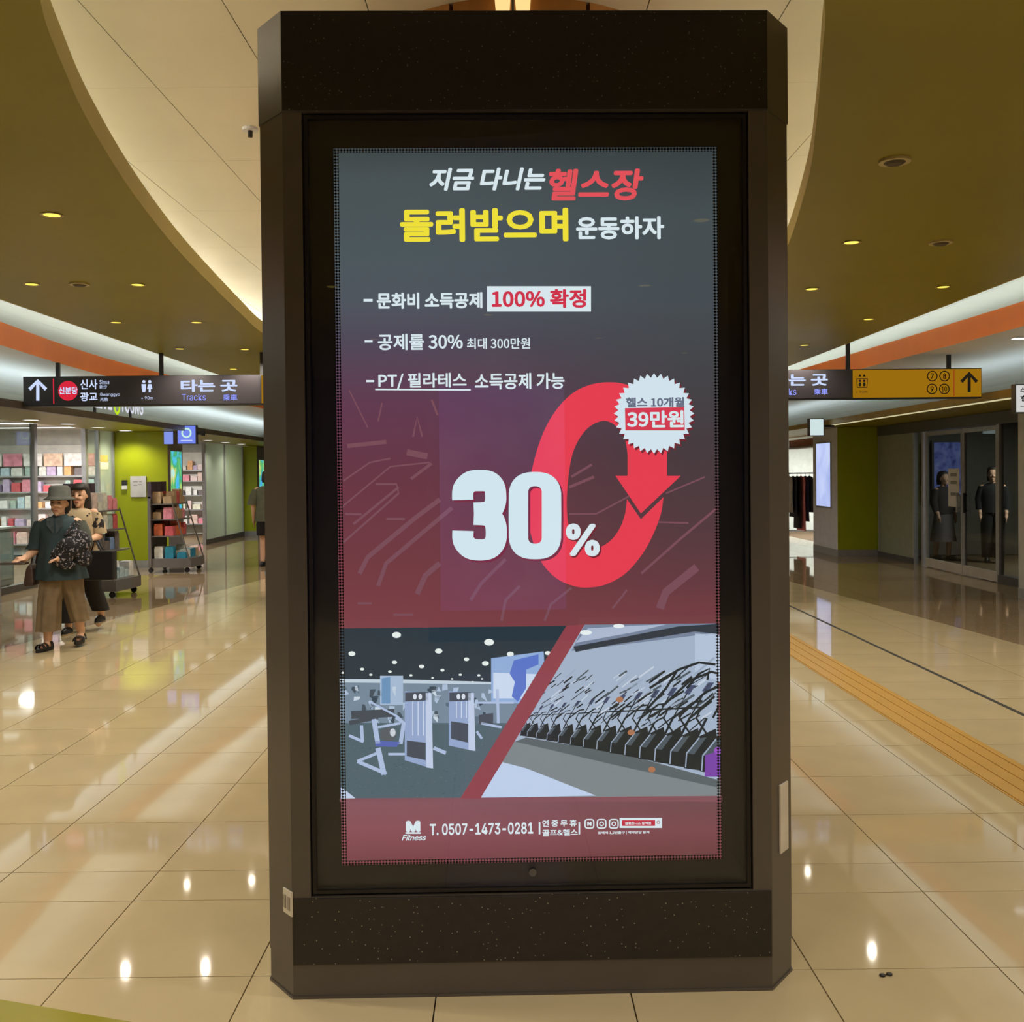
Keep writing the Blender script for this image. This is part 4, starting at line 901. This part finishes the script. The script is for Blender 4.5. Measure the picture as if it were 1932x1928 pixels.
for x in (-.55, .55):
    MB().bar((x, 0, .06), (x, 0, 1.56), .014).build('post', M_DARK, rk); MB().bar((x, -.22, .05), (x, .22, .05), .014).build('foot', M_DARK, rk)
MB().bar((-.58, 0, 1.56), (.58, 0, 1.56), .014).build('rail', M_DARK, rk); MB().bar((-.55, 0, .3), (.55, 0, .3), .01).build('lower_rail', M_DARK, rk)
def garment(label, x, w, L, rgb, k):
    rings = []
    for z, ww, dd in ((1.50, .06, .03), (1.47, w * .85, .06), (1.38, w, .09), (1.0, w * .9, .08), (1.5 - L, w * 1.1, .11)):
        rings.append([(dd * .36 * math.cos(2 * PI * i / 14), ww * .42 * math.sin(2 * PI * i / 14) * (1 + .06 * math.sin(3 * i)), z) for i in range(14)])
    t = thing('hanging_garment', label, 'garment', rk.location, .05)
    mm = mat('cloth_%d' % k, rgb, .85, 0, .2, 12)
    o = MB().loft(rings).build('garment_body', mm, t, True); o.location = (x, 0, 0)
    o = MB().bar((0, 0, 1.5), (0, 0, 1.56), .006).bar((0, 0, 1.56), (.0, .03, 1.575), .006).build('hanger_hook', M_STEEL, t); o.location = (x, 0, 0)
for k, (l, x, w, L, c) in enumerate([('white blouse at the left end of the clothes rack', -.42, .5, .75, (206, 204, 196)), ('navy jacket on the clothes rack', -.05, .55, .9, (34, 36, 52)), ('long black dress beside the pink coat on the clothes rack', .04, .5, 1.15, (24, 24, 28)), ('pale grey cardigan left of the navy jacket on the rack', -.14, .5, .8, (170, 164, 156)),
    ('long pink coat on the clothes rack', .125, .6, 1.2, (226, 136, 138)), ('dark blue dress on the clothes rack right of the pink coat', .22, .5, 1.0, (40, 46, 72)), ('charcoal jacket at the right end of the clothes rack', .315, .55, .8, (60, 60, 66))]):
    garment(l, x, w, L, c, k)
# litter on the floor by the kiosk
for k, px in enumerate((1665, 1678)):
    q = onz(px, 1842 - k * 2)
    n = thing('floor_debris', ['left of the two tiny dark crumbs on the near beige tile', 'right of the two tiny dark crumbs on the near beige tile'][k], 'debris', (q.x, q.y, 0))
    MB().ball((0, 0, .004), .009, 8, 5, (1.2, 1, .6)).build('crumb', M_DARK, n)

# ------------------------------------------------------------------ lit poster kiosk behind the viewer (mirrored in the glass)
def mirror(P): return P - kn * (2 * (P - kA).dot(kn))
V = mirror(Vector((-.05, 9.6, 0)))
k2 = thing('light_poster', 'purple lit poster stand behind the viewer', 'poster stand', (V.x, V.y, 0))
MB().box(-.72, .72, -.3, -.02, 0, 2.9).build('casing', M_KIOSK, k2)
MB().box(-.6, .6, -.02, 0, .3, 2.45).build('lit_face', screen_mat('purple_screen', [(120, 90, 190), (150, 120, 214), (186, 170, 230)], 1.2, 1.5), k2)
# ------------------------------------------------------------------ people
def remesh(mb, vox, smooth=4):
    me = mb.mesh('body_raw', None); o = link('body_raw', me)
    r = o.modifiers.new('r', 'REMESH'); r.mode = 'VOXEL'; r.voxel_size = vox; r.use_smooth_shade = True
    s = o.modifiers.new('s', 'SMOOTH'); s.iterations = smooth; s.factor = .5
    dg = bpy.context.evaluated_depsgraph_get(); dg.update()
    out = bpy.data.meshes.new_from_object(o.evaluated_get(dg)); bpy.data.objects.remove(o)
    for p in out.polygons: p.use_smooth = True
    return out
def limb(mb, pts):
    for i in range(len(pts) - 1):
        (a, ra), (b, rb) = pts[i], pts[i + 1]; mb.bar(a, b, ra, rb, 12); mb.ball(a, ra); mb.ball(b, rb)
def hand(mb, w, d, up, s):
    w = Vector(w); d = Vector(d).normalized(); side = d.cross(Vector(up)).normalized()
    mb.bar(w, w + d * .085, .024, .036, 10); mb.ball(w + d * .05, .034, sc=(1, .9, 1))
    for k in range(4):
        b = w + d * .08 + side * (k - 1.5) * .019; L = (.062, .074, .07, .055)[k]
        m_ = b + d * L * .55 + Vector((0, 0, -.006)); e = b + d * L + Vector((0, 0, -.026))
        limb(mb, [(b, .0095), (m_, .009), (e, .008)])
    b = w + d * .03 + side * -.03 * s; limb(mb, [(b, .012), (b + d * .03 - side * .02 * s, .011), (b + d * .055 - side * .02 * s, .009)])
def ell(c, rx, ry, n=36, wob=0.0, k=5, ph=0): return [(c[0] + rx * (1 + wob * math.sin(k * 2 * PI * i / n + ph)) * math.cos(2 * PI * i / n), c[1] + ry * (1 + wob * math.sin(k * 2 * PI * i / n + ph)) * math.sin(2 * PI * i / n), c[2]) for i in range(n)]
SKIN = mat('skin', (224, 178, 150), .55, 0, .05, 20)
def head(mb, c, s=1.0):
    x, y, z = c
    mb.ball((x, y, z + .02 * s), .098 * s, 14, 10, (.80, .96, 1.08)); mb.ball((x, y - .018 * s, z - .06 * s), .066 * s, 12, 8, (.88, .95, .95))
    mb.bar((x, y - .088 * s, z + .01 * s), (x, y - .112 * s, z - .028 * s), .010 * s, .017 * s)
    for k in (-1, 1):
        mb.ball((x + k * .078 * s, y + .01, z - .005), .026 * s, 8, 6, (.45, .8, 1.2)); mb.ball((x + k * .034 * s, y - .074 * s, z - .03 * s), .022 * s)
    mb.ball((x, y - .082 * s, z - .073 * s), .02 * s, sc=(1.5, .6, .5)); mb.ball((x, y - .07 * s, z - .105 * s), .022 * s)
    mb.bar((x, y + .01, z - .05), (x, y + .02, z - .19), .05 * s, .052 * s, 12)
def face(par, c, s=1.0, lips=(150, 80, 76)):
    x, y, z = c
    for k in (-1, 1):
        MB().ball((x + k * .033 * s, y - .092 * s, z + .006 * s), .012 * s, 10, 6, (1.2, .5, .6)).build('eye', mat('eye_dark', (40, 30, 28), .3), par)
        MB().ball((x + k * .034 * s, y - .092 * s, z + .032 * s), .016 * s, 10, 6, (1.4, .4, .25)).build('eyebrow', mat('brow', (60, 46, 40), .8), par)
    MB().ball((x, y - .097 * s, z - .066 * s), .02 * s, 10, 6, (1.3, .35, .35)).build('mouth', mat('lips', lips, .5), par)
def body(par, mb, vox=.009):
    me = remesh(mb, vox); me.materials.append(SKIN); return link('body', me, par)
def sandal(par, c, rz, m):
    o = MB().prism([(.045 * math.cos(a) * (1.0 if math.sin(a) < 0 else .85), .125 * math.sin(a)) for a in [2 * PI * i / 18 for i in range(18)]], 0, .03).build('sandal_sole', m, par)
    o.location = c; o.rotation_euler = (0, 0, rz)
    for y in (-.07, -.02, .05):
        st = MB().ribbon([(.047 * math.cos(PI * i / 10), .02 + .055 * math.sin(PI * i / 10)) for i in range(11)], .008, 0)
        mb = MB(); n = 11
        ring0 = [(.049 * math.cos(PI * i / 10), y - .016, .025 + (.05 if y < .03 else .075) * math.sin(PI * i / 10)) for i in range(n)]
        ring1 = [(a, b + .034, c_) for a, b, c_ in ring0]
        mb.loft([ring0, ring1], close=False); s_ = mb.build('sandal_strap', m, par); s_.location = c; s_.rotation_euler = (0, 0, rz)
        sm = s_.modifiers.new('t', 'SOLIDIFY'); sm.thickness = .005
def pattern_mat(name, a, b, sc, t=.5):
    m = mat(name, a, .85); nt = m.node_tree; b_ = nt.nodes['Principled BSDF']; tc = [n for n in nt.nodes if n.type == 'TEX_COORD'][0]
    nz = nt.nodes.new('ShaderNodeTexNoise'); nz.inputs['Scale'].default_value = sc; nt.links.new(tc.outputs['Object'], nz.inputs[0])
    r = nt.nodes.new('ShaderNodeValToRGB'); r.color_ramp.interpolation = 'CONSTANT'; r.color_ramp.elements[0].color = lin(a) + (1,); r.color_ramp.elements[1].position = t; r.color_ramp.elements[1].color = lin(b) + (1,)
    nt.links.new(nz.outputs['Fac'], r.inputs[0]); nt.links.new(r.outputs[0], b_.inputs['Base Color']); return m

# --- woman in a bucket hat, walking towards the viewer
q = onz(117, 1222)
w1 = thing('person', 'woman in grey bucket hat, dark teal tunic and wide brown trousers, walking', 'person', (q.x, q.y, 0), .08)
b = MB(); hc = (.0, -.02, 1.365)
head(b, hc, .95)
limb(b, [((0, 0, .80), .12), ((0, 0, .98), .10), ((0, 0, 1.13), .095)]); b.ball((0, 0, 1.14), .12, sc=(1.25, .7, .75))
limb(b, [((-.15, 0, 1.18), .052), ((-.21, .03, .95), .042), ((-.27, -.16, .86), .034)]); hand(b, (-.27, -.16, .86), (-.35, -.9, -.1), (0, 0, 1), 1)
limb(b, [((.15, 0, 1.18), .052), ((.21, -.02, .95), .042), ((.12, -.2, .87), .034)]); hand(b, (.12, -.2, .87), (-.8, -.5, -.1), (0, 0, 1), -1)
limb(b, [((-.08, 0, .76), .085), ((-.09, -.08, .42), .06), ((-.09, -.10, .09), .038)]); limb(b, [((-.09, -.09, .05), .036), ((-.10, -.20, .04), .028)])
limb(b, [((.09, 0, .76), .085), ((.11, .05, .44), .06), ((.13, .14, .13), .038)]); limb(b, [((.13, .13, .10), .036), ((.14, .04, .07), .028)])
bo = body(w1, b); face(bo, hc, .95)
teal = mat('teal_cloth', (44, 62, 68), .85, 0, .18, 10)
rings = [ell((0, .005, 1.262), .058, .056), ell((0, .01, 1.245), .075, .068), ell((0, .01, 1.225), .135, .095), ell((0, 0, 1.19), .185, .122), ell((0, 0, 1.10), .19, .132, wob=.02), ell((0, 0, .95), .18, .137, wob=.045, k=6), ell((0, -.01, .82), .20, .155, wob=.06, k=6), ell((.01, -.01, .70), .222, .175, wob=.08, k=6), ell((.01, -.01, .655), .23, .185, wob=.09, k=6)]
MB().loft(rings, cap=False).build('tunic', teal, w1, True)
MB().loft([ell((-.17, .0, 1.20), .06, .06), ell((-.20, .01, 1.10), .075, .08), ell((-.225, .03, .99), .072, .08), ell((-.245, -.03, .94), .065, .07)], cap=False).build('sleeve', teal, w1, True)
MB().loft([ell((.17, .0, 1.20), .06, .06), ell((.20, .0, 1.10), .075, .08), ell((.225, -.01, .98), .075, .08), ell((.2, -.08, .92), .065, .07)], cap=False).build('sleeve', mat('grey_sleeve', (76, 80, 74), .85, 0, .15, 10), w1, True)
for s in (-1, 1): MB().flat([(s * .012, 1.235), (s * .07, 1.23), (s * .075, 1.17), (s * .012, 1.08)], -.14).build('scarf_end', mat('grey_scarf', (70, 84, 92), .85, 0, .3, 20), w1)
brown = mat('brown_trouser', (126, 108, 84), .85, 0, .2, 9)
MB().loft([ell((0, 0, .80), .15, .12), ell((-.05, -.01, .68), .13, .13, wob=.05, k=7), ell((-.085, -.06, .45), .10, .115, wob=.09, k=7), ell((-.09, -.09, .18), .102, .12, wob=.12, k=7)], cap=False).build('trouser_leg', brown, w1, True)
MB().loft([ell((0.02, 0, .80), .14, .12), ell((.065, .01, .68), .125, .13, wob=.04), ell((.10, .05, .48), .088, .11, wob=.08, k=7), ell((.135, .11, .24), .078, .11, wob=.1, k=7)], cap=False).build('trouser_leg', brown, w1, True)
grey = mat('hat_cloth', (84, 86, 82), .9, 0, .15, 14); hx, hy, hz = hc
MB().loft([ell((hx, hy + .015, hz + .172), .03, .033), ell((hx, hy + .015, hz + .168), .07, .08), ell((hx, hy + .012, hz + .150), .09, .104), ell((hx, hy + .01, hz + .07), .098, .113), ell((hx, hy + .005, hz + .062), .102, .116), ell((hx, hy, hz + .040), .142, .15, wob=.05, k=3), ell((hx, hy, hz + .033), .14, .148, wob=.05, k=3), ell((hx, hy, hz + .05), .10, .112)]).build('bucket_hat', grey, w1, True)
MB().loft([ell((hx, hy + .035, hz + .03), .088, .075), ell((hx, hy + .045, hz - .06), .086, .065), ell((hx, hy + .05, hz - .1), .06, .045)]).build('hair', mat('dark_hair', (38, 32, 30), .6, 0, .2, 30), w1, True)
bk = mat('sandal_black', (34, 30, 32), .5)
sandal(w1, (-.10, -.15, 0), -.25, bk); sandal(w1, (.135, .085, .03), .1, bk)
n = thing('handbag', 'brown shoulder bag hanging at the hip of the woman in the bucket hat', 'bag', (q.x, q.y, 0), .08)
MB().loft([[(-.25 + dx, dy, z) for dx, dy in ((-.03 * k, -.11 * k2), (.03 * k, -.11 * k2), (.03 * k, .11 * k2), (-.03 * k, .11 * k2))] for z, k, k2 in ((.60, 1.3, 1.1), (.64, 1.5, 1.15), (.76, 1.0, .95), (.80, .4, .8))]).build('bag_body', mat('brown_leather', (74, 56, 50), .5, 0, .1, 12), n, bevel=.01)
MB().bar((-.25, -.06, .79), (-.17, -.02, 1.21), .008).bar((-.25, .06, .79), (-.17, .03, 1.21), .008).build('bag_strap', mat('brown_leather', (74, 56, 50), .5), n)
n = thing('floral_bag', 'dark floral cloth bundle carried in front by the woman in the hat', 'bag', (q.x, q.y, 0), .08)
fm = pattern_mat('dark_floral', (28, 26, 32), (150, 146, 158), 46, .585)
bm_ = MB()
for c_, r_, sc in (((.16, -.2, .96), .10, (1.3, .7, 1)), ((.08, -.2, .88), .09, (1.2, .7, 1.1)), ((.25, -.17, 1.0), .085, (1, .8, 1.3)), ((.27, -.17, .86), .07, (1.1, .8, 1.2)), ((.12, -.2, .80), .06, (1.4, .7, .8)), ((.2, -.17, 1.08), .06, (1.3, .8, .8))): bm_.ball(c_, r_, 12, 8, sc)
me_ = remesh(bm_, .012, 3); me_.materials.append(fm); link('bundle', me_, n)
MB().bar((.10, -.17, 1.07), (.16, -.05, 1.2), .012).bar((.18, -.17, 1.07), (.19, -.03, 1.2), .012).build('carry_strap', fm, n)
n = thing('purse', 'flat dark brown purse held out by the woman in the bucket hat', 'purse', (q.x, q.y, 0), .08)
MB().box(-.42, -.20, -.33, -.23, .818, .838).build('purse_body', mat('dark_brown', (58, 42, 38), .5), n, bevel=.005)
MB().box(-.42, -.20, -.332, -.326, .826, .831).build('zip', M_STEEL, n)

# --- woman behind her
q = onz(152, 1193)
w2 = thing('person', 'dark haired woman in black and beige patterned top walking behind the woman in the hat', 'person', (q.x, q.y, 0), .05)
b = MB(); hc = (.02, -.02, 1.42); head(b, hc, .95)
limb(b, [((0, 0, .85), .12), ((0, 0, 1.02), .095), ((0, 0, 1.18), .09)]); b.ball((0, 0, 1.19), .115, sc=(1.25, .7, .7))
limb(b, [((-.15, 0, 1.24), .048), ((-.2, .04, 1.0), .04), ((-.16, -.1, .8), .032)]); hand(b, (-.16, -.1, .8), (0, -.3, -1), (1, 0, 0), 1)
limb(b, [((.15, 0, 1.24), .048), ((.2, .0, 1.0), .04), ((.16, -.22, .96), .032)]); hand(b, (.16, -.22, .96), (-.6, -.7, 0), (0, 0, 1), -1)
limb(b, [((-.08, 0, .8), .085), ((-.09, -.06, .45), .06), ((-.09, -.08, .09), .038)]); limb(b, [((-.09, -.07, .05), .036), ((-.09, -.2, .035), .028)])
limb(b, [((.08, 0, .8), .085), ((.10, .08, .46), .06), ((.13, .24, .16), .038)]); limb(b, [((.13, .24, .12), .036), ((.13, .15, .06), .028)])
bo = body(w2, b); face(bo, hc, .95)
pt = pattern_mat('patterned_top', (188, 168, 138), (36, 32, 34), 9, .56)
MB().loft([ell((0, .01, 1.29), .08, .07), ell((0, .0, 1.25), .168, .115), ell((0, 0, 1.15), .18, .125), ell((0, 0, 1.0), .165, .125), ell((0, 0, .82), .20, .15, wob=.04), ell((.02, 0, .68), .22, .17, wob=.06)], cap=False).build('top', pt, w2, True)
for s in (-1, 1): MB().loft([ell((s * .16, 0, 1.25), .055, .055), ell((s * .19, .01, 1.12), .07, .07), ell((s * .205, .02, 1.03), .07, .07)], cap=False).build('sleeve', pt, w2, True)
blk = mat('black_trouser', (32, 30, 34), .85, 0, .2, 10)
MB().loft([ell((0, 0, .84), .15, .12), ell((-.06, -.01, .7), .12, .12), ell((-.09, -.05, .45), .095, .1), ell((-.09, -.08, .12), .085, .1, wob=.05)], cap=False).build('trouser_leg', blk, w2, True)
MB().loft([ell((.01, 0, .84), .14, .12), ell((.07, .02, .7), .12, .12), ell((.10, .08, .46), .095, .1), ell((.13, .22, .2), .085, .1, wob=.05)], cap=False).build('trouser_leg', blk, w2, True)
for c, rz in (((-.09, -.12, 0), -.05), ((.13, .2, .07), 0)):
    o = MB().loft([[(.042 * math.cos(a) * k, .12 * math.sin(a) * k, z) for a in [2 * PI * i / 16 for i in range(16)]] for z, k in ((0, 1), (.022, 1.02), (.05, .95), (.075, .6))]).build('shoe', mat('shoe_black', (26, 24, 26), .4), w2, True); o.location = c
    o2 = MB().prism([(.044 * math.cos(a), .125 * math.sin(a)) for a in [2 * PI * i / 16 for i in range(16)]], 0, .016).build('shoe_sole', mat('sole_tan', (170, 150, 120), .6), w2); o2.location = c
hx, hy, hz = hc; hm = mat('dark_hair', (38, 32, 30), .6)
MB().loft([ell((hx, hy + .02, hz + .135), .03, .03), ell((hx, hy + .02, hz + .12), .075, .085), ell((hx, hy + .03, hz + .06), .09, .088), ell((hx, hy + .045, hz - .02), .095, .075), ell((hx, hy + .055, hz - .14), .10, .06), ell((hx, hy + .06, hz - .22), .085, .045)]).build('hair', hm, w2, True)
MB().loft([ell((hx, hy - .03, hz + .125), .05, .05), ell((hx, hy - .055, hz + .085), .072, .05), ell((hx, hy - .07, hz + .06), .06, .03)]).build('fringe', hm, w2, True)
n = thing('handbag', 'black rectangular handbag carried by the dark haired woman', 'bag', (q.x + .27, q.y - .16, 0))
MB().box(-.165, .165, -.05, .05, .56, .86).build('bag_body', mat('black_leather', (22, 20, 24), .45), n, bevel=.015)
for y in (-.03, .03):
    MB().bar((-.09, y, .86), (-.06, y, .95), .007).bar((-.06, y, .95), (-.06, y, .96), .007).bar((.03, y, .86), (-.02, y, .955), .007).bar((-.065, y, .955), (-.015, y, .96), .007).build('bag_handle', mat('black_leather', (22, 20, 24), .45), n)

# --- man walking away
q = onz(506, 1068)
m1 = thing('person', 'man in olive grey shirt and black shorts walking away beside the kiosk', 'person', (q.x, q.y, 0), PI)
b = MB(); hc = (0, -.02, 1.56); head(b, hc, 1.0)
limb(b, [((0, 0, .92), .13), ((0, 0, 1.1), .11), ((0, 0, 1.28), .10)]); b.ball((0, 0, 1.3), .13, sc=(1.3, .7, .75))
for s in (-1, 1):
    limb(b, [((s * .18, 0, 1.36), .055), ((s * .25, .03, 1.1), .045), ((s * .26, -.06, .86), .035)]); hand(b, (s * .26, -.06, .86), (0, -.25, -1), (s, 0, 0), s)
    limb(b, [((s * .09, 0, .88), .095), ((s * .10, -.06 * s, .48), .062), ((s * .10, -.04 * s + .04, .09), .042)]); limb(b, [((s * .10, -.04 * s + .04, .05), .04), ((s * .10, -.04 * s - .1, .04), .034)])
body(m1, b, .012)
sh = mat('olive_grey_shirt', (92, 92, 74), .85, 0, .15, 8)
MB().loft([ell((0, .01, 1.43), .09, .08), ell((0, 0, 1.38), .2, .11), ell((0, 0, 1.25), .215, .14), ell((0, 0, 1.05), .20, .14), ell((0, 0, .80), .22, .16, wob=.03)], cap=False).build('shirt', sh, m1, True)
for s in (-1, 1):
    MB().loft([ell((s * .2, 0, 1.38), .065, .065), ell((s * .24, .02, 1.24), .085, .085), ell((s * .265, .03, 1.1), .085, .085)], cap=False).build('sleeve', sh, m1, True)
    MB().loft([ell((s * .05, 0, .9), .12, .13), ell((s * .09, 0, .75), .11, .125), ell((s * .105, -.03 * s, .55), .10, .11)], cap=False).build('shorts_leg', blk, m1, True)
    o = MB().loft([[(.05 * math.cos(a) * k, .145 * math.sin(a) * k, z) for a in [2 * PI * i / 16 for i in range(16)]] for z, k in ((0, 1), (.03, 1.02), (.07, .92), (.11, .5))]).build('shoe', mat('shoe_black', (26, 24, 26), .4), m1, True); o.location = (s * .10, -.04 * s - .02, 0)
MB().loft([ell((0, .0, 1.70), .05, .05), ell((0, .0, 1.675), .085, .095), ell((0, .02, 1.61), .092, .095), ell((0, .04, 1.54), .09, .075), ell((0, .05, 1.49), .075, .05)]).build('hair', hm, m1, True)

# --- two added figures inside the dark shop, standing in for reflections in its glass
def figure(label, loc, rz, top, bottom, skirt, hgt):
    t = thing('person', label, 'person', loc, rz); k = hgt / 1.6
    b = MB(); hc = (0, -.02, 1.49); head(b, hc, .97)
    limb(b, [((0, 0, .85), .12), ((0, 0, 1.05), .095), ((0, 0, 1.22), .09)]); b.ball((0, 0, 1.24), .115, sc=(1.25, .7, .7))
    for s in (-1, 1):
        limb(b, [((s * .16, 0, 1.28), .05), ((s * .22, .03, 1.05), .042), ((s * .2, -.08, .84), .033)]); hand(b, (s * .2, -.08, .84), (0, -.25, -1), (s, 0, 0), s)
        limb(b, [((s * .08, 0, .82), .088), ((s * .09, -.05 * s, .46), .06), ((s * .09, -.07 * s + .03, .08), .04)]); limb(b, [((s * .09, -.07 * s + .03, .05), .036), ((s * .09, -.07 * s - .1, .035), .03)])
    body(t, b, .013)
    MB().loft([ell((0, .01, 1.35), .08, .07), ell((0, 0, 1.3), .18, .1), ell((0, 0, 1.15), .19, .13), ell((0, 0, .85), .185, .14)], cap=False).build('top', top, t, True)
    for s in (-1, 1): MB().loft([ell((s * .17, 0, 1.3), .06, .06), ell((s * .21, .02, 1.1), .07, .07), ell((s * .21, -.03, .9), .055, .055)], cap=False).build('sleeve', top, t, True)
    if skirt: MB().loft([ell((0, 0, .92), .15, .12), ell((0, 0, .75), .19, .15), ell((0, 0, .34), .25, .2, wob=.05)], cap=False).build('skirt', bottom, t, True)
    else:
        for s in (-1, 1): MB().loft([ell((s * .04, 0, .9), .13, .12), ell((s * .085, 0, .7), .11, .115), ell((s * .09, -.06 * s + .02, .08), .085, .095)], cap=False).build('trouser_leg', bottom, t, True)
    for s in (-1, 1):
        o = MB().loft([[(.045 * math.cos(a) * k_, .125 * math.sin(a) * k_, z) for a in [2 * PI * i / 16 for i in range(16)]] for z, k_ in ((0, 1), (.03, 1.02), (.07, .9), (.09, .5))]).build('shoe', mat('shoe_black', (26, 24, 26), .4), t, True); o.location = (s * .09, -.07 * s - .03, 0)
    MB().loft([ell((0, .0, 1.635), .04, .04), ell((0, .0, 1.61), .08, .09), ell((0, .02, 1.55), .09, .09), ell((0, .04, 1.46), .092, .075), ell((0, .05, 1.38), .08, .05)]).build('hair', hm, t, True)
    t.scale = (k, k, k); return t
figure('reflected woman in dark top and long grey skirt, modelled behind the glass double door', (7.75, 17.9, 0), .4, mat('dark_top', (52, 44, 46), .85), mat('grey_skirt', (96, 88, 92), .85), True, 1.55)
figure('reflected person in black clothes, modelled behind the right leaf of the glass door', (8.35, 17.3, 0), -.4, mat('black_top', (30, 30, 32), .85), blk, False, 1.62)
